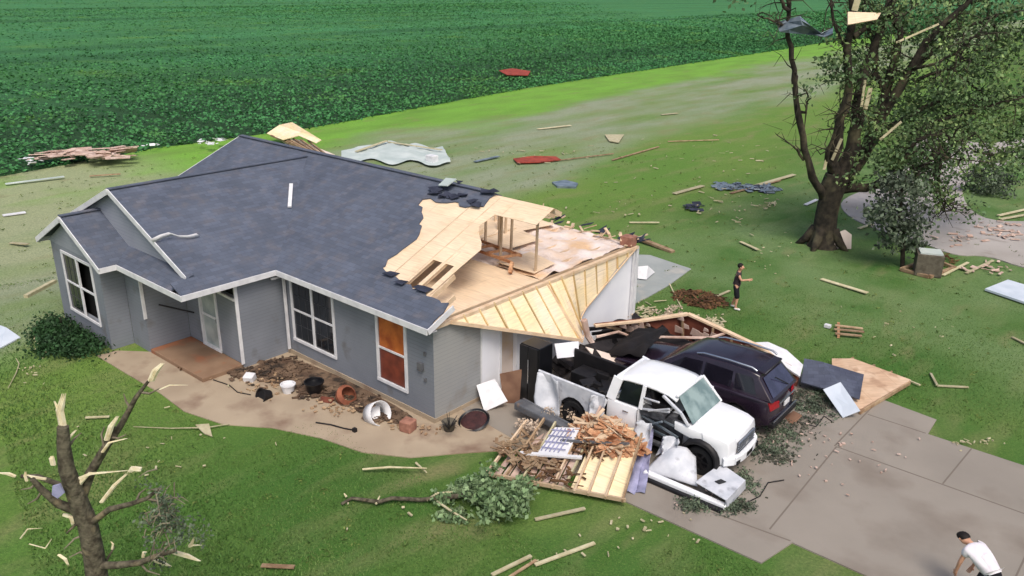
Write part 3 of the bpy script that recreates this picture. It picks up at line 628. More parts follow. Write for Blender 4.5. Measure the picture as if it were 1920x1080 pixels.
# windows
def window(x0, x1, z0, z1, y, panes, cols=2, rows=2, fw=.09, muntin=True):
    f_ = MB(); yo = y-.035; yi = y+.03
    f_.bb((x0-fw,yo,z1),(x1+fw,yi,z1+fw)); f_.bb((x0-fw,yo-.01,z0-fw),(x1+fw,yi,z0)); f_.bb((x0-fw,yo,z0),(x0,yi,z1)); f_.bb((x1,yo,z0),(x1+fw,yi,z1))
    cw = (x1-x0)/cols
    for i in range(1, cols): f_.bb((x0+cw*i-.045,yo+.005,z0),(x0+cw*i+.045,yi,z1))
    for j in range(1, rows):
        zc = z0+(z1-z0)*j/rows
        for i in range(cols): f_.bb((x0+cw*i+.0451*(i>0),yo+.015,zc-.03),(x0+cw*(i+1)-.0451*(i<cols-1),yi-.002,zc+.03))
    o_ = f_.part('window', 'white', HL, bevel=.006)
    for i in range(cols):
        for j in range(rows):
            m_ = panes[i][j]
            if m_ is None: continue
            a_ = x0+cw*i; b2 = a_+cw; c0 = z0+(z1-z0)*j/rows; c1 = z0+(z1-z0)*(j+1)/rows
            MB().bb((a_+.01,y+.01,c0+.01),(b2-.01,y+.02,c1-.01)).part('pane', m_, o_)
            if muntin and m_ == 'glass':
                mu = MB()
                for t_ in (1/3,2/3): mu.bb((a_+(b2-a_)*t_-.006,y+.0,c0+.03),(a_+(b2-a_)*t_+.006,y+.008,c1-.03))
                mu.bb((a_+.04,y-.001,(c0+c1)/2-.006),(b2-.04,y+.007,(c0+c1)/2+.006)); mu.part('muntin', mat('grey_muntin', (70,72,76), .6), o_)  # muntins in plain dark grey
    return o_
window(-6.15,-4.2,.64,2.54,0,[['glass','glass'],['glass','glass']])
window(-2.16,-1.11,.64,2.52,0,[['orangered','orange']],1,2,.1)  # two sashes with plain orange and reddish panes
window(-13.48,-11.4,.72,2.62,-3.65,[['glass','glass'],[None,None]])
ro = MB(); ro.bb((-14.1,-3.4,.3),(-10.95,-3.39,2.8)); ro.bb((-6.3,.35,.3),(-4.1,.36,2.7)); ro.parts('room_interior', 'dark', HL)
dr = MB(); dr.bb((-8.84,-1.64,.15),(-8.76,-1.5,2.3)); dr.bb((-7.85,-1.64,.15),(-7.77,-1.5,2.3)); dr.bb((-8.84,-1.641,2.22),(-7.77,-1.5,2.3)); dr.bb((-8.84,-1.645,.15),(-7.77,-1.5,.22))
dd = dr.part('door', 'white', HL, label='white framed glass storm door standing under the porch', bevel=.005)
MB().bb((-8.76,-1.56,.22),(-7.85,-1.54,2.22)).part('pane', 'door', dd); MB().beam((-7.92,-1.6,1.1),(-7.92,-1.6,1.25),.03,.03,(1,0,0)).part('handle', 'blackmetal', dd)
MB().bb((-8.76,-1.585,1.18),(-7.85,-1.57,1.26)).part('rail', 'white', dd)
# hanging gable end, folded outwards below its hinge
HY0, HY1, MID = .42, 9.3, 4.67
apex = Vector((.98,5.1,1.02)); D0 = (apex-Vector((.06,MID,2.8))); LM = D0.length
def gdir(y):
    t_ = min(1, max(0, (y-MID)/1.6)); t_ = t_*t_*(3-2*t_); a_ = D0.normalized(); b2 = Vector((.10,.0,-1)).normalized(); return a_.lerp(b2, t_).normalized()
def glen(y): return LM*(1-abs(y-MID)/((MID-HY0) if y < MID else (HY1-MID)))
gp = MB(); NY, NT = 44, 6
for i in range(NY+1):
    y = HY0+(HY1-HY0)*i/NY; L_ = max(.02, glen(y)); dd_ = gdir(y)
    for j in range(NT+1):
        p = Vector((.06,y,2.83)) + dd_*L_*j/NT + Vector((.03*math.sin(y*2.1)*j/NT,0,0)); gp.v.append(tuple(p))
for i in range(NY):
    for j in range(NT): a_ = i*(NT+1)+j; gp.f.append((a_, a_+NT+1, a_+NT+2, a_+1))
gpo = gp.part('gable_panel', 'plyy', HL, label='yellowish gable end panel folded down over the garage end, bare side out'); sm_ = gpo.modifiers.new('solid', 'SOLIDIFY'); sm_.thickness = .02; sm_.offset = 0
gs_ = MB()
for i in range(1, 15):
    y = HY0+(HY1-HY0)*i/15; dd_ = gdir(y); o_ = Vector((.06,y,2.83)); nn = Vector((0,1,0)).cross(dd_).normalized()
    if nn.x < 0: nn = -nn
    gs_.beam(o_+nn*.03, o_+dd_*max(.1, glen(y)-.03)+nn*.03, .05, .035, (0,1,0))
gs_.parts('gable_stud', mat('stud_lumber', (222,196,146), .8, (204,174,124), 3, kind='wood'), gpo)
ch = MB(); bot = [Vector((.06,y,2.83))+gdir(y)*glen(y) for y in np.linspace(HY0+.1, MID, 8)]
for i in range(7): ch.beam(bot[i]+Vector((.05,0,0)), bot[i+1]+Vector((.05,0,0)), .04, .09)
bot = [Vector((.06,y,2.83))+gdir(y)*glen(y) for y in np.linspace(MID, HY1-.1, 12)]
for i in range(11): ch.beam(bot[i]+Vector((.05,0,0)), bot[i+1]+Vector((.05,0,0)), .03, .05)
ch.beam(Vector((.08,MID-.2,2.8)), apex+Vector((.08,-.05,0)), .05, .06); ch.part('gable_chord', 'wood', gpo)
bt = MB().tube([V(1095,600,(1.0,5.2,0)),V(1102,630,(1.0,5.3,0)),V(1118,655,(1.1,5.4,0)),V(1150,682,(1.4,5.3,0))], [.1,.09,.08,.05], 6); bt.part('torn_trim', 'pinkstuff', HL)
# loose flashing curled on the wing roof and a strip lying on the shingles
fp = [(-7.85,-2.85,.42),(-7.6,-2.5,.22),(-7.4,-2.1,.12),(-7.15,-1.7,.1),(-6.95,-1.3,.16)]
def ribbon(P, wd, name, m, **kw):
    mb = MB()
    for i, p in enumerate(P):
        mb.v += [tuple(Vector(p)-Vector(wd)/2), tuple(Vector(p)+Vector(wd)/2)]
    for i in range(len(P)-1): mb.f.append((2*i, 2*i+1, 2*i+3, 2*i+2))
    return mb
pl = [(285,452,.08),(303,443,.2),(320,438,.22),(338,444,.1),(355,444,.1),(372,440,.12)]
def onwing(px, py, dz=0):
    d_ = ray(px, py); t_ = (ZE+SW*(XE-CAM.x)-CAM.z+dz)/(d_.z+SW*d_.x); return CAM+d_*t_
def onmain(px, py, dz=0):
    d_ = ray(px, py); t_ = (ZE+SM*(CAM.y-YE)-CAM.z+dz)/(d_.z-SM*d_.y); return CAM+d_*t_
rb = ribbon([onwing(*p) for p in pl], (.02,-.13,.12), '', ''); o_ = rb.top('flashing_strip', 'white', 'curled white metal strip peeled off the front gable onto the shingles', 'flashing', smooth=50); o_.modifiers.new('s','SOLIDIFY').thickness = .012
a_ = onwing(546,345,.08); b2 = onwing(543,388,.08)
MB().beam(a_, b2, .12, .05).top('trim_board', 'white', 'short white board lying alone on the middle of the shingle roof', 'board')
a_ = onmain(836,352,.1)
MB().slab([a_+Vector((-.25,-.1,.05)),a_+Vector((.2,-.15,.12)),a_+Vector((.28,.18,.3)),a_+Vector((-.2,.2,.25))], .03, (0,0,1)).top('torn_vent_cap', 'tarp', 'small pale torn cap sitting on the ridge by the bare boards', 'roof vent')
# ------------------------------------------------------------------ vehicles
def arc(cx, cz, r_, a0, a1, n_=9): return [(cx+r_*math.cos(R(a0+(a1-a0)*i/(n_-1))), cz+r_*math.sin(R(a0+(a1-a0)*i/(n_-1)))) for i in range(n_)]
def prism(poly, ylev, inset, deform=lambda x, y, z: (x, y, z)):
    """side outline (x,z) carried across the width; ylev = y positions, inset = how far the outline shrinks there"""
    n_ = len(poly); nr = []
    A_ = sum(poly[i][0]*poly[(i+1) % n_][1]-poly[(i+1) % n_][0]*poly[i][1] for i in range(n_)); sg = 1 if A_ > 0 else -1
    for i in range(n_):
        a_, b_, c_ = Vector(poly[i-1]), Vector(poly[i]), Vector(poly[(i+1) % n_]); e = (b_-a_).normalized()+(c_-b_).normalized()
        e = e.normalized() if e.length > 1e-6 else (b_-a_).normalized(); nr.append(Vector((e.y, -e.x))*sg)
    mb = MB()
    for y, ins in zip(ylev, inset):
        for p, q_ in zip(poly, nr): mb.v.append(deform(p[0]-q_.x*ins, y, p[1]-q_.y*ins))
    for j in range(len(ylev)-1):
        for i in range(n_): mb.f.append((j*n_+i, j*n_+(i+1) % n_, (j+1)*n_+(i+1) % n_, (j+1)*n_+i))
    mb.f.append(tuple(range(n_))[::-1]); mb.f.append(tuple((len(ylev)-1)*n_+i for i in range(n_)))
    if sg > 0: mb.f = [f[::-1] for f in mb.f]
    return mb
def prisml(poly, y0, y1, rd, deform):
    s_ = 1 if y1 > y0 else -1
    yl = [y0, y0+s_*rd*.3, y0+s_*rd] + [y0+(y1-y0)*t for t in (.2,.35,.5,.65,.8)] + [y1-s_*rd, y1-s_*rd*.3, y1]
    return prism(poly, yl, [rd, rd*.3, 0,0,0,0,0,0,0, rd*.3, rd], deform)
def wheel(parent, c, r_=.38, wd=.25, side=-1, rimm='greybeam'):
    q_ = Matrix.Rotation(R(90)*(-side), 3, 'X')
    t_ = MB().lathe(c, [(.6*r_,-wd/2),(.92*r_,-wd/2),(r_,-wd*.3),(r_,wd*.3),(.92*r_,wd/2),(.6*r_,wd/2),(.6*r_,-wd/2)], 28, q_)
    o_ = t_.part('wheel', 'rubber', parent, smooth=40)
    rm = MB().lathe(c, [(0,wd*.36),(.16*r_,wd*.4),(.2*r_,wd*.25),(.5*r_,wd*.3),(.6*r_,wd*.46),(.63*r_,wd*.4),(.63*r_,-wd*.3)], 28, q_)
    for k_ in range(6):
        a_ = math.pi*k_/3; rm.beam(Vector(c)+q_ @ Vector((.12*r_*math.cos(a_), .12*r_*math.sin(a_), wd*.37)), Vector(c)+q_ @ Vector((.58*r_*math.cos(a_), .58*r_*math.sin(a_), wd*.42)), .05, .03, q_ @ Vector((0,0,1)))
    rm.part('rim', rimm, o_, smooth=40)
# ---- white pickup, nose to +x, local coordinates (tail at x=0)
T = thing('pickup_truck', 'crushed white pickup truck nosing out of the collapsed garage, its near side torn open', 'pickup truck', (1.62,3.14,0), R(3.5), local=True)
def dT(x, y, z):
    k_ = max(0, (x-4.3)/1.2); y *= (1-.13*k_*k_) ; y *= 1-.05*max(0, z-.85)/.5
    z -= .05*(abs(y)/.9)**2*max(0, min(1, (z-.8)*3)); x -= .12*max(0, (x-5.0))*(abs(y)/.9)**2*2
    return (x, y, z)
NOSE = [(2.12,.42),(2.12,1.22),(3.9,1.22),(4.15,1.21),(4.7,1.19),(5.2,1.14),(5.42,1.06),(5.47,.88),(5.45,.5),(5.3,.36)] + arc(4.72,.4,.47,0,180) + [(4.1,.36),(2.3,.36)]
W = .9
kw = dict(local=True)
prisml(NOSE, -.5, W, .035, dT).part('body', 'carwhite', T, smooth=35, **kw)
# near front corner: nose skin remains, fender torn off
prisml([(4.75,.93),(4.7,1.19),(5.2,1.14),(5.42,1.06),(5.47,.88),(5.45,.5),(5.2,.42),(5.12,.7),(4.98,.85)], -.5, -W, .03, dT).part('fender', 'carwhite', T, smooth=35, **kw)
prisml([(4.0,1.0),(3.98,1.2),(4.75,1.165),(4.75,.93),(4.4,.9)], -.5, -W*.97, .03, dT).part('hood', 'carwhite', T, smooth=35, **kw)
prisml([(2.12,.42),(2.12,1.22),(3.02,1.22),(3.0,.42)], -.52, -W, .035, dT).part('rear_door', 'carwhite', T, smooth=35, **kw)
# open front door bay
MB().bb((3.02,-.58,.42),(4.1,-.505,1.15)).part('door_frame', 'carint', T, bevel=.02, **kw)
si = MB(); si.beam((3.0,-.84,.44),(4.2,-.86,.4),.12,.1); si.part('sill', 'carint', T, bevel=.02, **kw)
ds = MB()
for z_, z2, m_ in ((.95,.75,1),(.7,.62,1),(1.12,1.0,1)): ds.beam((3.05,-.7,z_),(4.1,-.8,z2),.04,.05)
ds.tube([(3.3,-.62,.6),(3.4,-.85,.9),(3.7,-.92,1.1)],.03,6); ds.part('bent_door_bar', 'metal', T, **kw)
MB().lathe((3.75,-.62,1.2), [(.15,0),(.17,.02),(.19,0),(.17,-.02),(.15,0)], 20, Matrix.Rotation(R(-60), 3, 'Y')).part('steering_wheel', 'black', T, smooth=60, **kw)
# greenhouse
RB = [(2.2,1.2),(2.34,1.80),(2.6,1.86),(3.3,1.88),(3.75,1.83),(3.92,1.77),(4.42,1.2)]
def yr(z_): return .86-.14*(z_-1.2)/.65
rfm = MB(); ns = 9
prof = [(2.28,1.76),(2.34,1.82),(2.6,1.87),(3.0,1.885),(3.4,1.88),(3.72,1.845),(3.88,1.79),(3.95,1.75)]
for x_, z_ in prof:
    for i in range(ns):
        t_ = -1+2*i/(ns-1); rfm.v.append((x_, t_*.735, z_-.07*abs(t_)**4 - (.03 if x_ > 3 and t_ < -.5 else 0)*(x_-2.8)))
for i in range(len(prof)-1):
    for j in range(ns-1): a_ = i*ns+j; rfm.f.append((a_, a_+ns, a_+ns+1, a_+1))
ro_ = rfm.part('roof', 'carwhite', T, smooth=60, **kw); mo = ro_.modifiers.new('s','SOLIDIFY'); mo.thickness = .05
pi_ = MB()
for s_ in (-1, 1):
    pi_.beam((2.2,s_*.84,1.18),(2.33,s_*.72,1.78),.26,.06,(0,1,0)); pi_.beam((3.05,s_*.85,1.18),(3.08,s_*.73,1.79),.1,.05,(0,1,0))
pi_.beam((4.42,.85,1.16),(3.92,.71,1.78),.07,.07,(0,1,0)); pi_.beam((2.22,-.82,1.2),(2.22,.82,1.2),.1,.08); pi_.beam((2.3,-.7,1.78),(2.3,.7,1.78),.08,.08); pi_.beam((3.92,-.7,1.77),(3.92,.7,1.77),.08,.05)
pi_.part('roof_pillar', 'carwhite', T, bevel=.012, **kw)
bp_ = MB(); bp_.beam((4.35,-.82,1.16),(4.15,-.86,1.45),.07,.06); bp_.beam((4.15,-.86,1.45),(3.6,-.78,1.72),.07,.06); bp_.beam((3.08,-.83,1.2),(3.9,-.98,1.46),.05,.05); bp_.beam((3.3,-.9,1.25),(3.9,-1.0,1.55),.05,.04); bp_.beam((3.1,-.8,1.5),(3.6,-.95,1.6),.05,.04); bp_.part('bent_pillar', 'cardull', T, bevel=.01, **kw)
gl = MB().slab([(4.42,-.74,1.2),(4.42,.8,1.2),(3.93,.67,1.76),(3.93,-.62,1.76)], .012, (1,0,.6)); gl.part('windscreen', 'screen', T, **kw)
for s_ in (-1, 1):
    MB().slab([(2.42,s_*.83,1.24),(2.99,s_*.84,1.24),(3.0,s_*.735,1.75),(2.5,s_*.735,1.75)], .01, (0,s_,0)).part('side_window', 'glass', T, **kw)
MB().slab([(3.12,.84,1.24),(4.25,.84,1.24),(3.85,.73,1.72),(3.14,.735,1.75)], .01, (0,1,0)).part('side_window', 'glass', T, **kw)
MB().slab([(2.24,-.68,1.28),(2.24,.68,1.28),(2.31,.62,1.72),(2.31,-.62,1.72)], .01, (-1,0,0)).part('rear_window', 'glass', T, **kw)
inn = MB(); inn.bb((2.25,-.78,1.02),(4.3,.8,1.19)); inn.part('cab_floor', 'carint', T, **kw)
for y_ in (-.4,.4):
    for x_ in (2.65,3.45): MB().box((x_,y_,1.3),(.4,.5,.2)).box((x_-.2,y_,1.5),(.12,.48,.5), Matrix.Rotation(R(-12),3,'Y')).part('seat', 'black', T, bevel=.04, **kw)
MB().box((4.15,.0,1.24),(.3,1.5,.14)).part('dashboard', 'black', T, bevel=.04, **kw)
# nose
MB().bb((5.44,-.46,.68),(5.475,.46,.96)).part('grille', 'greybeam', T, **kw)
gb_ = MB()
for z_ in (.7,.765,.83,.895,.955): gb_.box((5.49,0,z_),(.03,.96,.018))
gb_.box((5.49,0,.83),(.04,.14,.1)); gb_.part('grille_bar', 'chrome', T, bevel=.004, **kw)
for s_ in (-1, 1):
    MB().slab([(5.37,s_*.5,.7),(5.25,s_*.79,.7),(5.24,s_*.79,1.0),(5.37,s_*.5,1.0)], .05, (1,s_*.4,0)).part('headlight', 'lamp', T, bevel=.01, **kw)
bpf = MB()
bpl = [(5.28,-.84),(5.47,-.62),(5.53,-.3),(5.54,0),(5.53,.3),(5.47,.62),(5.28,.84)]
for i in range(6): bpf.beam((bpl[i][0],bpl[i][1],.56),(bpl[i+1][0],bpl[i+1][1],.56),.12,.2)
bpf.part('front_bumper', 'carwhite', T, bevel=.02, **kw)
MB().bb((5.58,-.17,.5),(5.6,.17,.62)).bb((5.5,-.62,.47),(5.565,-.46,.56)).bb((5.5,.46,.47),(5.565,.62,.56)).part('bumper_vent', 'black', T, **kw)
for s_ in (1,): MB().box((4.05,s_*1.0,1.3),(.1,.2,.17)).beam((4.1,s_*.86,1.24),(4.05,s_*.98,1.27),.04,.04).part('mirror', 'carwhite', T, bevel=.02, **kw)
# bed
BS = [(0,.45),(0,1.34),(2.08,1.26),(2.08,.42),(1.62,.4)] + arc(1.14,.4,.46,0,180) + [(.62,.42)]
def dB(x, y, z): return (x, y + (.10*math.sin(x*2.3)*(1-z*.5) if y < 0 else 0), z)
prism(BS, [-.93,-.91,-.87,-.85], [.02,0,0,.02], dB).part('bed_side', 'cardull', T, smooth=35, **kw)
prism(BS, [.8,.82,.88,.9], [.02,0,0,.02]).part('bed_side', 'black', T, smooth=35, **kw)
bd = MB(); bd.bb((.02,-.86,.62),(2.06,.8,.68)); bd.bb((2.0,-.86,.69),(2.06,.8,1.3)); bd.bb((.04,-.84,.69),(2.0,-.8,1.2)); bd.part('bed_floor', 'black', T, **kw)
cr_ = MB()   # crumpled outer skin peeled off behind the arch
NU, NVV = 14, 10
for i in range(NU+1):
    for j in range(NVV+1):
        u_ = i/NU; v_ = j/NVV; x_ = .02+.72*u_; z_ = .28+1.02*v_
        y_ = -.97-.22*(1-v_)**1.5-.1*math.sin(u_*5+v_*3)-.05*noise.noise(Vector((u_*4, v_*4, 0)))
        cr_.v.append((x_+.1*(1-v_), y_, z_))
for i in range(NU):
    for j in range(NVV): a_ = i*(NVV+1)+j; cr_.f.append((a_, a_+1, a_+NVV+2, a_+NVV+1))
o_ = cr_.part('crumpled_panel', 'cardull', T, smooth=60, **kw); o_.modifiers.new('s','SOLIDIFY').thickness = .01
for nm_, (x0,x1,z0,z1,yo,am) in (('torn_door_skin',(3.05,3.5,.35,1.05,-1.12,.1)),('torn_door_skin',(3.75,4.2,.3,.85,-1.05,.12)),('crumpled_panel',(1.62,2.1,.4,1.2,-.95,.09))):
    q2 = MB()
    for i in range(11):
        for j in range(11):
            u_, v_ = i/10, j/10; q2.v.append((x0+(x1-x0)*u_+.12*v_*v_, yo+am*math.sin(u_*7+v_*4)-.18*(1-v_)+.1*noise.noise(Vector((u_*6, v_*6, x0))), z0+(z1-z0)*v_+.06*math.sin(u_*9)))
    for i in range(10):
        for j in range(10): a_ = i*11+j; q2.f.append((a_, a_+1, a_+12, a_+11))
    o_ = q2.part(nm_, 'cardull', T, smooth=45, **kw); o_.modifiers.new('s','SOLIDIFY').thickness = .008
ch_ = MB(); ch_.bb((.3,-.5,.3),(5.2,-.4,.42)); ch_.bb((.3,.4,.3),(5.2,.5,.42)); ch_.bb((2.2,-.8,.3),(4.1,.8,.36)); ch_.part('chassis', 'black', T, **kw)
MB().bb((.7,-.45,.3),(1.6,.45,.62)).bb((4.2,-.49,.36),(5.1,.49,.9)).part('underbody', 'dark', T, **kw)
for x_ in (1.14, 4.72):
    for s_ in (-1, 1): wheel(T, (x_, s_*.78, .38), .38, .24, s_, 'black')
ln = MB(); aw = [(4.72+.5*math.cos(R(a_)), .46+.5*math.sin(R(a_))) for a_ in range(-25, 185, 15)]
for x_, z_ in aw:
    for y_ in (-.62,-.98): ln.v.append((x_, y_, z_))
for i in range(len(aw)-1): ln.f.append((2*i, 2*i+1, 2*i+3, 2*i+2))
o_ = ln.part('wheel_liner', 'black', T, smooth=60, **kw); md_ = o_.modifiers.new('s','SOLIDIFY'); md_.thickness = .1; md_.offset = 1
# bed load: black junk
jn = MB(); r = random.Random(2)
for i in range(14):
    c_ = (r.uniform(.3,1.8), r.uniform(-.65,.6), .75+r.uniform(0,.2)); jn.box(c_, (r.uniform(.15,.5), r.uniform(.1,.4), r.uniform(.08,.3)), Matrix.Rotation(r.uniform(0,3),3,'Z') @ Matrix.Rotation(r.uniform(-.4,.4),3,'X'))
jn.part('bed_liner', 'black', T, bevel=.02, **kw)
# pieces torn from the truck
MB().beam(G(970,757,.42), G(1078,812,.28), .3, .22).beam(G(980,748,.5), G(1075,800,.4), .08, .1).top('bent_bumper', 'greybeam', 'long scuffed grey bumper torn off and lying beside the pickup bed', 'bumper', bevel=.04)
# fender skin leaning by the front wheel arch (curved)
fd = MB(); NU, NVV = 16, 12
P0, P1 = G(1205,884,.12), G(1308,912,.12); P2, P3 = G(1246,846,.5), G(1305,856,.52)
for i in range(NU+1):
    for j in range(NVV+1):
        u_, v_ = i/NU, j/NVV; p = (P0.lerp(P1, u_)).lerp(P2.lerp(P3, u_), v_); p = p + Vector((.0,-.16*math.sin(v_*3.1)*math.sin(u_*3.1),.22*math.sin(u_*3.14)*v_ + .03*noise.noise(Vector((u_*5,v_*5,7)))))
        fd.v.append(tuple(p))
for i in range(NU):
    for j in range(NVV): a_ = i*(NVV+1)+j; fd.f.append((a_, a_+NVV+1, a_+NVV+2, a_+1))
fdo = fd.top('torn_fender', 'cardull', 'rounded white fender torn off and leaning against the front wheel of the pickup', 'fender', smooth=60); fdo.modifiers.new('s','SOLIDIFY').thickness = .012
pn = MB().slab([G(1303,903,.34),G(1352,868,.42),G(1398,900,.40),G(1362,938,.32)], .03, (0,0,1))
po = thing('truck_door', 'flat white truck door panel lying on long black edged sill in front of the pickup', 'car door', G(1350,930,0))
pn.part('door_skin', 'cardull', po, bevel=.015)
MB().slab([G(1340,902,.385),G(1352,898,.395),G(1362,903,.395),G(1349,907,.385)], .012, (0,0,1)).part('handle', 'blackmetal', po)
MB().slab([G(1362,938,.318),G(1398,900,.398),G(1398,916,.1),G(1364,953,.08)], .03, (1,-.2,0)).part('door_edge', 'cardull', po)
MB().beam(G(1208,885,.16), G(1362,951,.1), .16, .12).top('rocker_sill', 'carwhite', 'long bent white rocker sill lying along the ground below the pickup wheel arch', 'car part', bevel=.03)
MB().beam(G(1215,897,.06), G(1355,958,.05), .22, .09).top('running_board', 'black', 'black running board lying under the torn white sill', 'running board', bevel=.02)

for x_ in (2.6,): MB().beam((x_,-.915,1.02),(x_+.16,-.915,1.02),.02,.03).part('door_handle','chrome',T,**kw)
MB().bb((3.0,-.912,.5),(3.012,-.9,1.18)).bb((2.13,-.912,.5),(2.142,-.9,1.2)).parts('panel_gap','black',T,**kw)
MB().slab([(4.3,-.3,1.205),(4.9,-.15,1.165),(4.92,-.13,1.165),(4.32,-.28,1.205)],.008,(0,0,1)).part('hood_crease','cardull',T,**kw)
# ---- dark suv, tail to +x
U = thing('parked_suv', 'dark plum coloured suv with silver roof rails parked nose in beside the white pickup', 'suv', (6.98,5.98,0), R(182.5), local=True)
def dU(x, y, z):        # x=0 tail, 4.9 nose
    k_ = max(0, (.7-x)/.7); k2 = max(0, (x-4.1)/.8)
    y *= 1-.10*k_*k_-.14*k2*k2; y *= 1-.05*max(0, (z-.85)); y *= 1-.04*max(0,.5-z)
    x += .10*max(0,1-x*2)*(abs(y)/.9)**2; z -= .03*(abs(y)/.9)**3*(z > 1.0)
    return (x, y, z)
UB = [(.02,.45),(.0,.62),(.03,.95),(.12,1.12),(.5,1.16),(3.4,1.14),(4.2,1.05),(4.7,.95),(4.85,.75),(4.85,.45),(4.7,.34)] + arc(3.92,.38,.43,0,180) + [(1.5,.32)] + arc(1.0,.38,.43,0,180) + [(.3,.34)]
prisml(UB, -.94, .94, .05, dU).part('body', 'carnavy', U, smooth=35, **kw)
def dG(x, y, z):
    t_ = (z-1.1)/.66; return (x, y*(1-.19*max(0,t_)**1.1), z-.03*(abs(y)/.9)**2*(z > 1.6))
UG = [(.06,1.1),(.5,1.62),(.52,1.70),(.78,1.76),(1.4,1.79),(2.3,1.77),(2.65,1.71),(3.5,1.12)]
prisml(UG, -.86, .86, .05, dG).part('cabin', 'carnavy', U, smooth=35, **kw)
def sideq(pts, s_, m_, nm):
    MB().slab([dG(x_, s_*.868, z_) for x_, z_ in pts], .008, (0,s_,.2)).part(nm, m_, U, **kw)
for s_ in (-1, 1):
    sideq([(.5,1.2),(1.12,1.2),(1.15,1.62),(.68,1.62)], s_, 'plumglass', 'side_window'); sideq([(1.2,1.2),(2.0,1.2),(2.0,1.65),(1.22,1.63)], s_, 'plumglass', 'side_window'); sideq([(2.08,1.2),(3.15,1.2),(2.6,1.62),(2.08,1.65)], s_, 'plumglass', 'side_window')
    MB().tube([(.62,s_*.66,1.765),(.75,s_*.67,1.83),(1.4,s_*.675,1.85),(2.1,s_*.67,1.83),(2.3,s_*.66,1.77)], .028, 8).part('roof_rail', 'chrome', U, smooth=60, **kw)
    MB().slab([dU(-.03,s_*.5,.86),dU(.0,s_*.92,.84),dU(.07,s_*.945,1.1),dU(-.01,s_*.52,1.04)], .05, (-1,0,.1)).part('tail_light', 'carred', U, bevel=.01, **kw)
    MB().box((2.9,s_*1.0,1.18),(.12,.2,.14)).beam((2.92,s_*.88,1.14),(2.9,s_*.96,1.16),.05,.04).part('mirror', 'carnavy', U, bevel=.02, **kw)
    MB().slab([dU(4.86,s_*.5,.72),dU(4.78,s_*.85,.74),dU(4.72,s_*.85,.9),dU(4.83,s_*.5,.88)], .04, (1,0,0)).part('headlight', 'lamp', U, **kw)
    for x_ in (1.0, 3.92): wheel(U, (x_, s_*.82, .38), .37, .23, s_, 'greybeam')
MB().slab([(.1,-.7,1.17),(.1,.7,1.17),(.46,.6,1.6),(.46,-.6,1.6)], .008, (-1,0,.5)).part('rear_window', mat('bluish_rear_glass', (58,58,84), .12, (38,36,58), 2, spec=.8), U, **kw)
MB().beam((-.02,-.5,.99),(-.02,.5,.99),.02,.04).beam((-.02,-.8,.56),(-.02,.8,.56),.03,.03).part('chrome_strip', 'chrome', U, **kw)
MB().bb((-.03,-.17,.78),(-.005,.17,.91)).part('number_plate', 'white', U, **kw)
MB().bb((-.04,-.8,.36),(.12,.8,.5)).part('rear_bumper', 'black', U, bevel=.03, **kw)
MB().beam((.1,-.3,1.2),(.3,.2,1.52),.025,.015,(1,0,0)).part('wiper', 'black', U, **kw)
MB().bb((.44,-.58,1.68),(.66,.58,1.745)).part('spoiler', 'carnavy', U, bevel=.02, **kw)

# ------------------------------------------------------------------ collapsed garage
r = random.Random(21)
bw = thing('collapsed_wall', 'long leaning stump of collapsed garage back wall with rust brown inside face and bare top plate', 'wall', (2.8,9.0,0))
wp = [G(1115,612,1.25), G(1200,603,1.2), G(1290,590,1.25), G(1345,615,1.05), G(1420,650,.75), G(1500,692,.5)]
bs_ = [Vector((p.x+.05, 8.75-.03*p.x, .05)) for p in wp]
mw = MB()
for i in range(5): mw.slab([bs_[i], bs_[i+1], wp[i+1], wp[i]], .1, (0,-1,.3))
mw.part('wall_face', 'rust', bw)
mt = MB()
for i in range(5): mt.beam(wp[i]+Vector((0,0,.03)), wp[i+1]+Vector((0,0,.03)), .17, .06)
mt.part('top_plate', 'wood', bw)
for i, t_ in enumerate((.3,1.0,1.9,2.9,3.4,4.3)):
    k_ = int(t_); a_ = bs_[k_].lerp(bs_[k_+1], t_-k_); b_ = wp[k_].lerp(wp[k_+1], t_-k_); MB().beam(a_+Vector((0,-.09,0)), b_+Vector((0,-.07,-.02)), .05, .09, (0,1,0)).part('stud', 'oldwood', bw)
mb = MB()
for i in range(26):
    t_ = r.uniform(0,4.9); k_ = int(t_); p = bs_[k_].lerp(bs_[k_+1], t_-k_).lerp(wp[k_].lerp(wp[k_+1], t_-k_), r.uniform(.55,.95)) + Vector((0,-.13,0)); s_ = r.uniform(.06,.22)
    mb.slab([p+Vector((-s_,0,-s_*.6)), p+Vector((s_,-.02,-s_*.4)), p+Vector((s_*.8,-.03,s_*.5)), p+Vector((-s_*.6,-.01,s_*.7))], .015, (0,-1,.2))
mb.part('torn_lining', 'pinkstuff', bw)
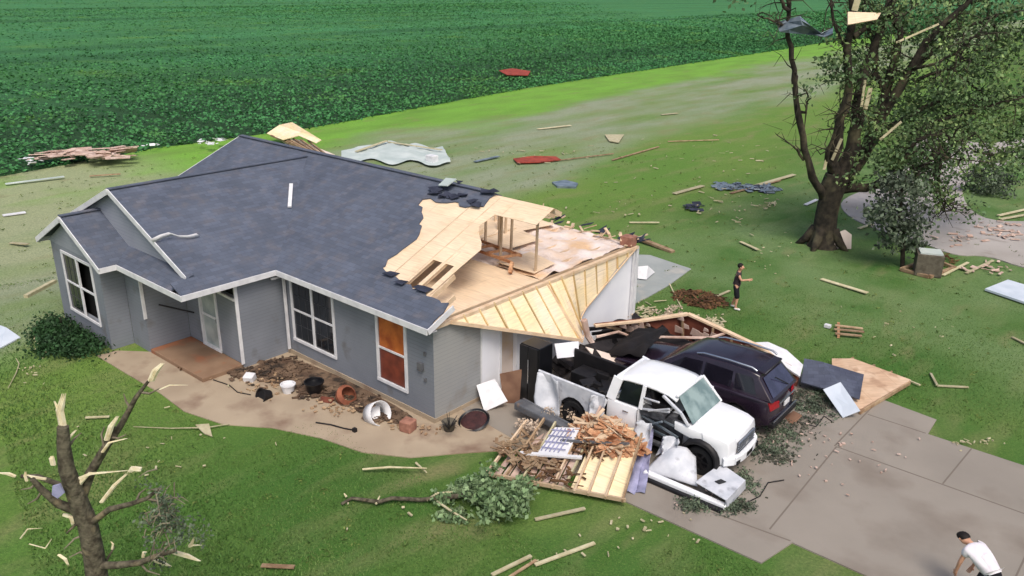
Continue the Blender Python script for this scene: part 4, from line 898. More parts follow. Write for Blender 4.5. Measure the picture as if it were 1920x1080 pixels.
# crumpled black sheet added where the back bay lies in shadow
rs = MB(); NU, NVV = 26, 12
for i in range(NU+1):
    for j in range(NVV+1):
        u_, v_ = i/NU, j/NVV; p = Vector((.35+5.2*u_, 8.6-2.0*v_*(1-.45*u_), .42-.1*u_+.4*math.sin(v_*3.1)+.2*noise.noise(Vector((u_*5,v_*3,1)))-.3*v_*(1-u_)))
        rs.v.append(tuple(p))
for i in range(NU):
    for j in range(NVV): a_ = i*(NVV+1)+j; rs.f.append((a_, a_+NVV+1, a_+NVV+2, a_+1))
o_ = rs.top('void_shade_sheet', mat('black_void_shade', (18,17,20), .85, (30,27,29), 2, bump=.4), 'crumpled black sheet standing in for the shadowed void between the collapsed wall and the suv', 'shade sheet', smooth=50); o_.modifiers.new('s','SOLIDIFY').thickness = .02
MB().tube([G(1118,632,.9),G(1160,622,1.0),G(1205,640,.95),G(1240,632,.95),G(1330,634,.9),G(1370,622,.95)], [.05,.04,.045,.04,.05,.04], 6).top('hanging_trim', 'pinkstuff', 'pale bent trim strip running along the foot of the rust brown wall', 'trim')
MB().beam(G(1105,617,.9),G(1195,606,1.0),.1,.1).beam(G(1110,626,.8),G(1190,616,.85),.08,.08).top('fallen_shelf_rails', 'black', 'pair of black rails lying under the white end wall', 'rails')
r = random.Random(88); mb = MB()
for i in range(46):
    x_ = r.uniform(.6,3.6); y_ = r.uniform(4.9,8.3) if x_ > 2.2 else r.uniform(4.0,8.3)
    mb.box((x_, y_, r.uniform(.1,.75)), (r.uniform(.3,1.1), r.uniform(.2,.7), r.uniform(.05,.4)), Matrix.Rotation(r.uniform(0,6),3,'Z') @ Matrix.Rotation(r.gauss(0,.4),3,'X'))
mb.top('garage_clutter', mat('dark_garage_clutter', (44,40,42), .8, (24,22,24), 2.5, bump=.3, c3=(90,82,80), s3=1.6, t3=(.6,.7)), 'dark jumble of garage contents filling the shadowed void behind the pickup roof and suv', 'clutter', kind='stuff')  # dark boxes added to fill the shadowed back bay
# white torn siding along the suv and wreck beyond
o_ = MB().slab([G(1412,642,.8),G(1440,641,.85),G(1475,656,.75),G(1506,684,.6),G(1500,706,.5),G(1470,686,.6),G(1440,664,.7)], .05, (0,0,1)).top('torn_siding_sheet', 'white', 'long pale torn siding sheet lying beside the suv tail', 'siding sheet')
ps = thing('fallen_roof_panel', 'fallen slab of bare plywood roof lying at the driveway corner beyond the suv', 'roof panel', G(1620,735,0))
MB().slab([G(1560,672,.25),G(1600,672,.3),G(1708,712,.2),G(1612,768,.12),G(1560,745,.2)], .04, (0,0,1)).part('sheathing', mat('pinkish_plywood', (214,188,162), .85, (196,164,136), 1.2, kind='ply', c3=(176,144,118), s3=2, t3=(.55,.65)), ps)
for a_, b_ in (((1568,690),(1600,672)),((1600,700),(1640,686)),((1640,720),(1672,698)),((1612,774),(1706,718))): MB().beam(G(*a_,.08), G(*b_,.12), .05, .1).part('rafter', 'oldwood', ps)
MB().slab([G(1508,672,.62),G(1540,678,.66),G(1620,702,.42),G(1612,748,.3),G(1586,740,.3),G(1502,716,.3)], .04, (0,0,1)).part('shingles', 'slate', ps)
MB().slab([G(1543,730,.42),G(1576,716,.62),G(1613,770,.3),G(1580,783,.06)], .03, (1,-1,1)).top('white_sheet', 'bluewhite', 'clean white rectangular panel leaning on the slate shingles beyond the suv', 'panel', bevel=.008)
MB().slab([G(1470,782,.03),G(1488,770,.16),G(1503,778,.2),G(1484,797,.04)], .04, (0,0,1)).top('paper_carton', 'card', 'small pinkish crushed carton on the driveway below the suv number plate', 'carton')
cv = MB(); NU, NVV = 20, 12
for i in range(NU+1):
    for j in range(NVV+1):
        u_, v_ = i/NU, j/NVV; cv.v.append((1.7+1.5*u_-.3*v_, 5.0+1.8*v_, 1.24+.18*u_+.12*noise.noise(Vector((u_*5, v_*5, 2)))-.5*(1-u_)**3-.25*max(0,.2-v_)*4))
for i in range(NU):
    for j in range(NVV): a_ = i*(NVV+1)+j; cv.f.append((a_, a_+NVV+1, a_+NVV+2, a_+1))
o_ = cv.top('draped_shade_sheet', MATS['black_void_shade'], 'black sheet standing in for the dark void over the buried front of the suv', 'shade sheet', smooth=60); o_.modifiers.new('s','SOLIDIFY').thickness = .015  # second black sheet, carries the added dark void over the suv front
# fridge, boards and boxes inside the open end
fr = thing('refrigerator', 'tall black refrigerator standing in the torn open garage end', 'refrigerator', (1.3,2.62,0))
MB().bb((.96,2.32,.02),(1.62,2.9,1.88)).part('cabinet', 'blackmetal', fr, bevel=.02)
MB().bb((1.28,2.27,.06),(1.6,2.315,1.86)).part('door', 'blackmetal', fr, bevel=.012); MB().bb((.97,2.27,.06),(1.265,2.315,1.86)).part('door', 'blackmetal', fr, bevel=.012)
MB().beam((1.3,2.25,.8),(1.3,2.25,1.5),.02,.03,(1,0,0)).part('handle', 'chrome', fr)
MB().slab([(.5,2.0,.9),(1.12,2.3,1.15),(1.15,2.35,.1),(.6,2.05,.02)], .03, (0,-1,0)).top('cardboard_sheet', 'card', 'brown cardboard sheet leaning against the black refrigerator', 'cardboard')
MB().slab([G(893,722,.55),G(928,710,.66),G(952,752,.28),G(908,772,.02)], .04, (1,-1,1)).top('appliance_panel', 'white', 'square white panel tilted against the end siding at the house corner', 'panel', bevel=.01)
MB().bb((1.95,3.3,.0),(2.6,3.9,1.0)).top('filing_box', 'black', 'black cabinet wedged behind the refrigerator', 'cabinet', bevel=.02)
mb = MB(); mb.slab([G(1040,645,1.5),G(1085,640,1.5),G(1085,668,1.1),G(1045,672,1.1)], .05, (1,-1,0)); mb.top('torn_wallboard', 'drywhite', 'torn white wallboard piece hanging behind the pickup bed', 'wallboard')
MB().slab([G(1098,650,1.0),G(1160,668,.9),G(1175,690,.75),G(1132,690,.8)], .04, (0,0,1)).top('fallen_wallboard', 'gyp', 'dirty pale wallboard piece dropped between the gable panel and the pickup roof', 'wallboard')

# ------------------------------------------------------------------ broken wall panel and rubble in front of the pickup
dp = thing('broken_wall_panel', 'splintered wooden wall panel lying face up on the grass beside the pickup', 'wall panel', G(1060,890,0))
c00, c10, c11, c01 = G(912,888,.14), G(1168,937,.2), G(1210,800,.8), G(985,788,.45)
def dpt(u_, v_, z_=0): p = (c00.lerp(c10, u_)).lerp(c01.lerp(c11, u_), v_); return p+Vector((0,0,z_))
MB().slab([dpt(.62,0,-.05),dpt(1,0,-.05),dpt(1,1,-.05),dpt(.62,1,-.05)], .02, (0,0,1)).part('sheathing', 'plyy', dp)
mb = MB()
for i in range(9):
    u_ = .04+.06*i; v1 = r.uniform(.35,1); mb.slab([dpt(u_,r.uniform(0,.1),-.07),dpt(u_+.05,r.uniform(0,.08),-.06),dpt(u_+.055,v1,-.05),dpt(u_+.01,v1-.1,-.07)], .015, (0,0,1))
mb.part('broken_sheathing', 'pinkstuff', dp)
for u_, m_ in ((0,'wood'),(.14,'oldwood'),(.27,'palewood'),(.4,'oldwood'),(.5,'wood'),(.58,'palewood'),(.66,'wood'),(.76,'wood'),(.88,'wood'),(1,'oldwood')):
    MB().beam(dpt(u_, -.02 if u_ else 0, .0), dpt(min(1,u_+r.uniform(-.015,.03)), r.uniform(.8,1.05), .02), .045, .09).part('stud', m_, dp)
MB().beam(dpt(0,0,.0), dpt(1.02,0,.0), .05, .09).part('bottom_plate', 'wood', dp)
MB().beam(dpt(.15,.35,.1), dpt(.62,.4,.12), .1, .05).part('cross_brace', 'white', dp)
MB().beam(dpt(.4,.62,.12), dpt(.93,.66,.14), .06, .05).part('cross_brace', 'greybeam', dp)
mb = MB()
for i in range(5): mb.beam(dpt(.30+.033*i,.42,.14), dpt(.33+.033*i,.80,.16), .02, .02)
for i in range(4): mb.beam(dpt(.29,.46+.1*i,.16), dpt(.48,.46+.1*i,.16), .02, .02)
mb.top('lattice_grid', 'lavender', 'small broken lattice window grid lying on the splintered wall panel', 'window grid')
mb = MB(); mb.slab([dpt(.28,.4,.1),dpt(.5,.42,.1),dpt(.5,.85,.12),dpt(.3,.83,.12)], .02, (0,0,1)); mb.top('dark_board', 'white', 'pale board under the broken lattice grid', 'board')
def heap(c, rx, ry, hh, n_, m_, name, label, cat, seed, L=(.15,.6), flatp=.5, wd=(.05,.22)):
    r = random.Random(seed); mb = MB()
    for i in range(n_):
        a_ = r.uniform(0,6.28); q_ = math.sqrt(r.random()); x_ = math.cos(a_)*q_; y_ = math.sin(a_)*q_; z_ = c[2] + hh*(1-q_)*r.uniform(.3,1)+.03
        rot = Matrix.Rotation(r.uniform(0,6.28),3,'Z') @ Matrix.Rotation(r.gauss(0,flatp*.6),3,'X') @ Matrix.Rotation(r.gauss(0,flatp*.5),3,'Y')
        mb.box((c[0]+x_*rx, c[1]+y_*ry, z_), (r.uniform(*L), r.uniform(*wd), r.uniform(.012,.03)), rot)
    return mb.top(name, m_, label, cat, kind='stuff')
pc = dpt(.72,.86,.05)
heap((pc.x, pc.y, .45), .95, .62, .6, 260, 'osb', 'splintered_board_heap', 'heap of torn orange brown board splinters piled against the pickup side', 'debris heap', 5, (.15,.7), .7)
heap((pc.x-.1, pc.y+.0, .5), .85, .55, .6, 110, 'wood', 'pale_splinter_heap', 'pale wood splinters mixed through the orange brown heap', 'debris heap', 15, (.2,.8), .7, (.03,.1))
heap((pc.x-.25, pc.y-.6, .42), .75, .35, .25, 150, 'brown', 'twig_heap', 'brown twigs and leaf litter spread on the wall panel', 'debris heap', 6, (.08,.3), .6, (.015,.05))
heap(tuple(dpt(.2,.45,.0)), 1.0, .7, .12, 120, 'oldwood', 'splinter_litter', 'brown splinters scattered over the broken half of the wall panel', 'debris heap', 7, (.08,.4), .4, (.02,.09))
heap(tuple(dpt(.35,.25,.0)), 1.3, .45, .1, 90, 'brown', 'panel_litter', 'dark brown litter between the panel studs nearest the lawn', 'debris heap', 8, (.05,.3), .4, (.02,.07))
lv = MB(); NU, NVV = 10, 18
a0, a1 = G(1198,800,.75), G(1222,800,.75); b0, b1 = G(1172,925,.05), G(1212,925,.03)
for i in range(NU+1):
    for j in range(NVV+1):
        u_, v_ = i/NU, j/NVV; p = a0.lerp(a1,u_).lerp(b0.lerp(b1,u_), v_)+Vector((.06*math.sin(u_*14+v_*3),0,.05*math.sin(u_*11+v_*6)-.12*math.sin(v_*3.1))); lv.v.append(tuple(p))
for i in range(NU):
    for j in range(NVV): a_ = i*(NVV+1)+j; lv.f.append((a_, a_+NVV+1, a_+NVV+2, a_+1))
o_ = lv.top('house_wrap', 'lavender', 'crumpled lavender grey house wrap trailing from the heap down to the grass', 'house wrap', smooth=60); o_.modifiers.new('s','SOLIDIFY').thickness = .01
MB().beam(G(1132,752,1.0), G(1075,870,.25), .06, .1).top('leaning_stud', 'pinkstuff', 'pinkish stud leaning from the pickup bed down onto the wall panel', 'stud')
# ------------------------------------------------------------------ things along the walkway
def pot(c, r0, r1, h_, m_, name, label, cat, rot=None, soil=True):
    o_ = MB().lathe(c, [(0,.0),(r0,.0),(r1,h_*.9),(r1*1.1,h_*.9),(r1*1.1,h_),(r1*.92,h_),(r1*.88,h_*.8),(0,h_*.78)], 20, rot); return o_.top(name, m_, label, cat, smooth=45)
pot(G(505,742,.02), .16,.21,.3,'black','flower_pot','black flower pot tipped on its side in the planting bed','flower pot', Matrix.Rotation(R(70),3,'X'))
pot(G(541,735,.02), .15,.2,.26,'white','flower_pot','white bucket standing in the planting bed under the double window','bucket')
pot(G(590,735,.05), .2,.26,.34,'blackmetal','flower_pot','large dark pot standing against the wall under the double window','flower pot')
t_ = thing('broken_urn','terracotta urn broken open on the walkway edge below the double window','urn', G(632,752,.02))
MB().lathe(G(640,748,.03), [(0,0),(.16,.02),(.27,.18),(.3,.34),(.2,.44)], 18, Matrix.Rotation(R(50),3,'Y')).part('bowl', 'terra', t_, smooth=50); MB().box(G(612,750,.05),(.4,.22,.05), Matrix.Rotation(R(25),3,'Z') @ Matrix.Rotation(R(12),3,'X')).part('shard', 'rust', t_, bevel=.01)
t_ = thing('white_tub','white half round tub lying open on the walkway by the wall corner','tub', G(706,780,.02))
o_ = MB().lathe(G(706,776,.2), [(.3,-.2),(.34,.2)], 24, Matrix.Rotation(R(65),3,'Y')).part('shell', 'white', t_, smooth=50); o_.modifiers.new('s','SOLIDIFY').thickness = .02
MB().slab([G(690,770,.25),G(712,756,.3),G(713,782,.08),G(698,787,.05)], .03, (0,-1,0)).part('lid', 'white', t_)
MB().box(G(765,797,.17),(.34,.34,.3), Matrix.Rotation(R(14),3,'Z')).top('terracotta_block','brick','square pinkish terracotta planter block on the walkway near the wall corner','planter', bevel=.03)
t_ = thing('plant_pot','small pot with a dried dark plant at the grey wall corner','potted plant', G(842,806,.02))
MB().lathe(G(842,806,.03), [(0,0),(.13,0),(.18,.24),(.2,.26),(.15,.24),(0,.2)], 18).part('pot', 'wellstone', t_, smooth=45)
r = random.Random(31); mb = MB(); c_ = G(842,806,.26)
for i in range(22):
    a_ = r.uniform(0,6.28); mb.tube([c_, c_+Vector((.12*math.cos(a_),.12*math.sin(a_),.18)), c_+Vector((.26*math.cos(a_),.26*math.sin(a_),r.uniform(.1,.4)))], [.01,.008,.003], 4)
mb.part('stems', 'black', t_)
t_ = thing('dark_wreath','dark reddish round wreath with a wire rim lying by the wall corner','wreath', G(888,793,.02))
mb = MB(); c_ = G(888,788,.12); q_ = Matrix.Rotation(R(20),3,'X')
mb.lathe(c_, [(.36,0),(.4,.04),(.44,0),(.4,-.04),(.36,0)], 28, q_); mb.part('rim', 'blackmetal', t_, smooth=60)
MB().lathe(c_, [(0,.03),(.15,.07),(.3,.05),(.36,-.01)], 20, q_).part('disc', mat('dark_red_disc', (74,44,44), .8, (50,32,34), 6, bump=.5), t_, smooth=50)
MB().tube([G(592,792,.05),G(620,796,.06),G(645,803,.05),G(662,806,.06)], .018, 6).box(G(665,806,.08),(.1,.09,.1)).top('garden_tool','black','long thin dark tool lying on the walkway','garden tool')
MB().box(G(468,708,.12),(.3,.26,.2), Matrix.Rotation(R(30),3,'Z') @ Matrix.Rotation(R(14),3,'X')).top('pale_block','white','pale square block beside the porch corner','block', bevel=.02)
MB().lathe(G(668,700,.02),[(0,0),(.09,0),(.11,.16),(0,.17)],14).top('small_lantern','black','small dark ornament against the wall below the double window','ornament', smooth=40)
def litter(name, label, spots, n_, m_, seed, L=(.04,.22), wd=(.02,.1), cat='debris', z=.04):
    r = random.Random(seed); mb = MB()
    for k_ in range(n_):
        cx, cy, rx, ry = r.choice(spots); p = G(cx+r.gauss(0,rx*.5), cy+r.gauss(0,ry*.5), z)
        mb.box(p+Vector((0,0,r.uniform(0,.05))), (r.uniform(*L), r.uniform(*wd), r.uniform(.01,.04)), Matrix.Rotation(r.uniform(0,6.28),3,'Z') @ Matrix.Rotation(r.gauss(0,.3),3,'X'))
    return mb.top(name, m_, label, cat, kind='stuff')
litter('bed_rubble','dark rubble and leaf litter heaped in the corner beside the porch', [(500,700,40,22),(540,690,40,16),(600,735,50,16),(450,700,20,10),(680,755,40,14),(720,780,30,10)], 520, 'mulch', 41, (.04,.25), (.03,.14))
litter('walkway_chips','pale chips strewn along the walkway by the house wall', [(500,720,50,30),(640,765,60,16),(780,800,60,14),(380,690,30,20)], 160, 'oldwood', 42, (.03,.14))
litter('brown_litter','brown leaf litter on the porch slab corner', [(385,695,22,10),(350,690,20,8)], 60, 'brown', 43, (.03,.1))
litter('driveway_litter','dark leafy litter strewn on the driveway between the pickup and the driveway', [(1440,830,40,28),(1510,800,40,26),(1460,860,40,10),(1540,760,30,14),(1380,945,30,8),(1310,938,20,8),(1500,740,20,10)], 700, mat('wet_leaf_litter', (92,94,80), .9, (62,62,54), 8, island=.5), 44, (.015,.11), (.006,.04), z=.032)
litter('driveway_bits','small pale and brown bits dotted over the driveway', [(1500,830,80,60),(1600,860,120,60),(1330,940,60,20)], 70, 'pinkstuff', 45, (.02,.12), (.01,.06))
litter('chips_behind_wall','pale splinters littering the grass behind the collapsed wall', [(1230,600,40,10),(1300,600,40,16),(1210,580,20,20),(1340,605,20,10)], 130, 'palewood', 46, (.05,.5), (.02,.08))
heap(tuple(G(1312,562,0)), 1.1, .8, .28, 330, 'brown', 'brown_debris_pile', 'low brown pile of twigs and insulation behind the collapsed wall near the standing person', 'debris pile', 51, (.06,.4), .5, (.02,.08))

# ------------------------------------------------------------------ loose boards on the grass
r = random.Random(77)
def board(a_, b_, label, w_=.14, h_=.04, m_='palewood', name='loose_board', z=.05, group='loose boards strewn on the lawn'):
    A_, B_ = G(*a_, z), G(*b_, z+r.uniform(0,.05)); MB().beam(A_, B_, w_, h_).top(name, m_, label, 'board', group, bevel=.004)
board((1540,523),(1626,549),'pale board lying alone on the grass below the big tree trunk',.2)
board((1388,453),(1421,468),'short pale board on the grass left of the big tree base',.16)
board((1264,363),(1318,348),'pale board left of the grey rubble on the back lawn',.3)
board((1410,350),(1489,327),'long pale board crossing the right end of the grey rubble',.3)
board((1370,362),(1462,338),'grey board lying across the middle of the grey rubble',.2,.04,'oldwood')
board((1180,417),(1236,417),'thin straight board on the back lawn behind the house corner',.12)
board((1252,265),(1348,262),'long thin brown pole on the far lawn left of the thin tree limb',.14,.05,'oldwood')
board((1008,242),(1070,235),'pale board farthest back by the bright grass strip',.3)
board((1003,1059),(1115,1018),'longest pale board on the near lawn at the bottom edge',.08)
board((922,1078),(996,1042),'left of two parallel pale boards at the bottom edge',.08)
board((955,1082),(1005,1050),'right of two parallel boards at the bottom edge',.06,.03,'oldwood')
board((1003,974),(1097,953),'yellowish stick on the grass below the splintered wall panel',.08,.04,'palewood')
board((48,556),(103,527),'pale post lying against the left side of the house',.16,.12)
board((1745,700),(1757,722),'short leg of the yellow stick pair right of the plywood roof slab',.07)
board((1757,723),(1816,726),'long leg of the yellow stick pair right of the plywood roof slab',.07)
board((1700,712),(1725,722),'small pale stick at the tip of the plywood roof slab',.06)
board((1368,545),(1342,556),'white stick on the brown pile beside the standing person',.1)
board((1768,516),(1815,492),'left of two tan boards leaning by the stone box',.12)
board((1812,512),(1862,488),'right of two tan boards leaning by the stone box',.12)
board((1872,404),(1925,392),'upper of two tan boards at the far right beyond the gravel',.2)
board((1875,411),(1925,402),'lower of two tan boards at the far right beyond the gravel',.2)
board((1510,384),(1532,374),'white board just left of the big tree trunk',.2,.04,'white')
board((1610,428),(1636,420),'pale board on gravel right of the big tree trunk',.16)
board((1898,632),(1924,645),'pale board cut by the right edge of the photo',.1)
board((160,783),(205,781),'thin stick on the near left lawn',.06)
board((490,1060),(552,1063),'pale grassy stick on the near lawn at bottom left',.1,.03,'oldwood')
board((1148,300),(1235,275),'dark pole end beyond the red sheet',.12,.06,'oldwood')
board((890,303),(935,293),'grey board at the left end of the debris line',.25,.05,'metal')
board((1035,302),(1150,288),'thin dark pole joining the red sheet to the right',.1,.06,'oldwood')
board((1240,215),(1270,212),'tiny pale board on the far bright strip',.3)
board((5,404),(48,398),'white board on the pale lawn at the far left edge',.3,.05,'white')
board((20,455),(52,458),'small pale board on the grass left of the small gable',.2)
board((168,330),(226,326),'thin board lying on the pale strip behind the house',.15,.05,'oldwood')
board((10,345),(120,331),'pale long board by the field edge at far left',.25,.05,'tarp')
MB().slab([G(-10,606,.05),G(12,614,.2),G(38,632,.05),G(0,652,.04)], .04, (0,0,1)).top('pale_sheet','bluewhite','pale blue white sheet on the grass cut by the left edge','sheet')
MB().slab([G(1847,541,.12),G(1890,524,.12),G(1960,545,.12),G(1945,574,.12)], .08, (0,0,1)).top('white_door_slab','bluewhite','white slab with dark edge lying on the grass at the right edge','door slab')
MB().slab([G(1134,252,.1),G(1142,264,.1),G(1160,267,.1),G(1170,252,.15)], .05, (0,0,1)).top('cream_sheet','palewood','cream torn sheet lying on the far dusty lawn','sheet')
MB().slab([G(962,297,.1),G(1000,292,.15),G(1042,293,.1),G(1052,299,.1),G(1010,304,.1),G(970,305,.1)], .05, (0,0,1)).top('red_sheet','red','rusty red sheet in the line of debris on the back lawn','sheet')
MB().slab([G(1035,341,.1),G(1060,337,.12),G(1084,343,.1),G(1080,350,.1),G(1045,349,.1)], .12, (0,0,1)).top('grey_cushion_sheet','metal','flat grey sheet on the back lawn beyond the bare roof ridge','sheet')
MB().slab([G(935,132,.7),G(960,128,.8),G(995,133,.7),G(990,141,.7),G(950,140,.7)], .06, (0,0,1)).top('red_field_debris','red','small rusty red debris lying in the crop field','debris')
pk = MB(); r = random.Random(3)
for i in range(60):
    px = r.uniform(75,245); py = 291+ r.gauss(0,5)-(px-75)*.03; p = G(px, py, .55); pk.box(p+Vector((0,0,r.uniform(-.1,.15))), (r.uniform(.4,1.8), r.uniform(.2,.7), .05), Matrix.Rotation(r.gauss(1.3,.5),3,'Z') @ Matrix.Rotation(r.gauss(0,.25),3,'X'))
pk.top('pinkish_debris_row','pinkstuff','long pinkish row of torn boards at the field edge on the left','debris heap', kind='stuff')
litter('field_edge_scraps','white scraps scattered along the crop edge behind the house', [(285,273,20,3),(395,269,12,3),(380,265,10,5),(55,300,20,6),(415,262,10,3)], 46, 'white', 61, (.15,.6), (.06,.2), z=.5)
litter('far_lawn_scraps','pale scraps dotted over the back lawn', [(1200,290,200,40),(1300,330,160,60),(1000,290,120,20),(1400,300,80,60),(1330,380,90,40),(1150,390,80,30),(1380,400,60,30),(1440,380,30,20)], 130, 'palewood', 62, (.06,.45), (.02,.1))
litter('near_lawn_scraps','tiny pale scraps dotted over the near lawn', [(300,850,200,80),(700,950,250,80),(1700,620,140,60),(1830,830,60,10),(1200,1000,120,40),(60,690,30,30),(1450,480,60,40),(1100,1040,100,20)], 110, 'palewood', 63, (.02,.16), (.01,.05))
litter('grey_rubble','grey shingle rubble spread left of the big tree on the back lawn', [(1370,350,30,6),(1410,352,40,6),(1350,350,18,6),(1440,355,20,6)], 120, 'metal', 64, (.1,.7), (.1,.35))
litter('dark_rubble','dark shingle scraps among the grey rubble by the big tree', [(1370,350,24,5),(1420,352,40,5),(1300,388,20,5)], 60, 'felt', 65, (.1,.5), (.1,.3))
litter('gravel_scraps','white and brown scraps lying on the gravel at right', [(1860,425,40,12),(1890,440,30,10),(1800,450,40,14),(1850,505,60,10)], 70, 'pinkstuff', 66, (.06,.5), (.04,.2))
t_ = thing('pallet_chunk','small broken pallet of brown slats on the lawn right of the suv','pallet', G(1590,622,0))
for k_, (a_, b_) in enumerate((((1566,610),(1618,616)),((1564,617),(1620,622)),((1566,625),(1616,630)))): MB().beam(G(*a_,.1), G(*b_,.1), .14, .03).part('slat', 'oldwood', t_)
MB().beam(G(1572,606,.05),G(1572,632,.05),.08,.08).part('rail','osb',t_)
MB().box(G(1552,611,.08),(.2,.16,.1)).top('white_scrap','white','white scrap beside the small broken pallet','scrap')
# pile of roof behind the house and sheets beyond the ridge
t_ = thing('torn_roof_section','torn pale plywood roof section with bare rafters lying behind the house','roof section', G(560,262,0))
def qd(P, z): return [G(x_, y_, zz) for (x_, y_), zz in zip(P, z)]
MB().slab(qd([(500,250),(524,234),(548,229),(602,262),(592,268),(560,254),(530,262)], [.6,1.1,1.5,.9,.7,.9,.6]), .05, (0,0,1)).part('sheathing', 'plyy', t_)
for k_ in range(6): MB().beam(G(508+14*k_,254+2*k_,.6), G(560+13*k_,276+5*k_,.3), .12, .1).part('rafter', 'oldwood', t_)
MB().slab(qd([(520,258),(560,262),(628,290),(600,300),(540,272)], [.25,.25,.2,.2,.25]), .04, (0,0,1)).part('underside', 'gyp', t_)
sm2 = MB(); NU, NVV = 30, 10
for i in range(NU+1):
    for j in range(NVV+1):
        u_, v_ = i/NU, j/NVV
        if u_ < .45: top = Vector((640+u_/.45*85, 283-u_/.45*18)) 
        else: top = Vector((725+(u_-.45)/.55*105, 265+(u_-.45)/.55*12))
        bot_ = Vector((640+u_*205, 300+u_*8+5*math.sin(u_*17))); top = top+Vector((0, 3.5*math.sin(u_*23)*u_)); q_ = top.lerp(bot_, v_); p = G(q_.x, q_.y, .12); p.z += .28*abs(noise.noise(Vector((u_*9, v_*5, 4))))*(1 if 0 < v_ < 1 else .3); sm2.v.append(tuple(p))
for i in range(NU):
    for j in range(NVV): a_ = i*(NVV+1)+j; sm2.f.append((a_, a_+NVV+1, a_+NVV+2, a_+1))
sm2.top('pale_wrap_sheets','tarp','large crumpled pale wrap sheet spread on the lawn beyond the ridge','sheet', smooth=50)
MB().beam(G(668,284,.25),G(725,264,.35),.25,.05).top('sheet_batten','palewood','pale batten along the left rim of the crumpled wrap sheet','batten')
MB().beam(G(728,266,.25),G(828,281,.35),.2,.05).top('sheet_batten','palewood','pale batten along the right rim of the crumpled wrap sheet','batten')
MB().box(G(810,298,.3),(.7,.5,.5)).top('white_crate','white','small white crate on the lawn beyond the ridge','crate', bevel=.03)
MB().slab([G(1196,500,.5),G(1215,498,.5),G(1228,510,.1),G(1212,524,.08),G(1196,522,.1)], .05, (0,0,1)).top('patio_sheet','white','white bent sheet lying on the grey patio behind the house','sheet')
MB().beam(G(1255,532,.03),G(1278,578,.03),.04,.03).top('yellow_cord','palewood','thin yellow cord running from the grey patio across the grass','cord')
MB().beam(G(1180,440,.2),G(1262,472,.05),.25,.1).top('patio_edge_board','oldwood','dark weathered board along the back of the grey patio','board')
PB_ = G(1583,467,0); MB().slab([V(1562,440,PB_,.1),V(1585,431,PB_,.2),V(1597,440,PB_,.2),V(1596,467,PB_),V(1566,466,PB_)], .08, -FW).top('pale_slab','gyp','pale slab propped against the right side of the big tree trunk','slab')
t_ = thing('stone_box','square weathered stone box with pale lid inside a timber border','stone box', G(1738,514,0))
c_ = G(1737,512,0); MB().box(c_+Vector((0,0,.45)),(1.0,1.0,.9), Matrix.Rotation(R(20),3,'Z')).part('body','wellstone',t_,bevel=.02); MB().box(c_+Vector((0,0,.93)),(.85,.75,.06), Matrix.Rotation(R(24),3,'Z')).part('lid','tarp',t_)
bo = [G(1690,505,.06),G(1742,519,.06),G(1790,502,.06),G(1745,485,.06)]
for k_ in range(4): MB().beam(bo[k_], bo[(k_+1) % 4], .15, .12).part('border_timber','oldwood',t_)
heap(tuple(G(1772,488,0)), .5,.4,.3, 60,'brown','brush_pile','small dark brush pile behind the stone box','brush pile',71,(.1,.4),.6,(.01,.04))

r = random.Random(99)
for lab, pts_ in (('thin black cable looping over the driveway below the pickup door', [(1395,945),(1425,930),(1440,905),(1470,900)]), ('black cable trailing from the suv tail over the concrete', [(1495,790),(1530,800),(1545,780),(1560,790)]), ('black hose lying along the porch slab edge', [(400,712),(430,722),(445,735),(470,740)])):
    MB().tube([G(x_,y_,.05) for x_,y_ in pts_], .014, 5).top('loose_cable','black',lab,'cable',smooth=80)
N = 1600      # scattered taller weeds and clippings
d = 14 + 45*rng.random(N); ang = rng.uniform(-.62,.62,N)+YAW; gx = CAM.x+np.sin(ang)*d; gy = CAM.y+np.cos(ang)*d
ok = np.array([not keepout(a, b_) for a, b_ in zip(gx, gy)]); gx, gy = gx[ok], gy[ok]; k_ = 9
cx_ = np.repeat(gx, k_)+rng.normal(0,.06,len(gx)*k_); cy_ = np.repeat(gy, k_)+rng.normal(0,.06,len(gx)*k_)
cen = np.stack([cx_, cy_, rng.uniform(.0,.06,len(cx_))], 1)
wo = bpy.data.objects.new('lawn_weeds', fastmesh('lawn_weeds', leafquads(cen, .035, .3, .5), mat('weed_leaves', (70,98,44), .85, (108,120,62), 1.5, island=.4))); C.objects.link(wo); wo['kind'] = 'stuff'; wo['label'] = 'small leafy weeds dotted through the lawn'; wo['category'] = 'weeds'
# ------------------------------------------------------------------ foliage and trees
def clump(cens, per, spread, size, squash=.8):
    out = []
    for c_ in cens: out.append(np.array(c_)+rng.normal(size=(per,3))*spread*np.array([1,1,squash]))
    return leafquads(np.concatenate(out), size)
def crown(name, parent, V4, m_):
    loc = np.array(parent.location); o_ = bpy.data.objects.new(name, fastmesh(name, V4-loc, m_)); C.objects.link(o_); o_.parent = parent; return o_
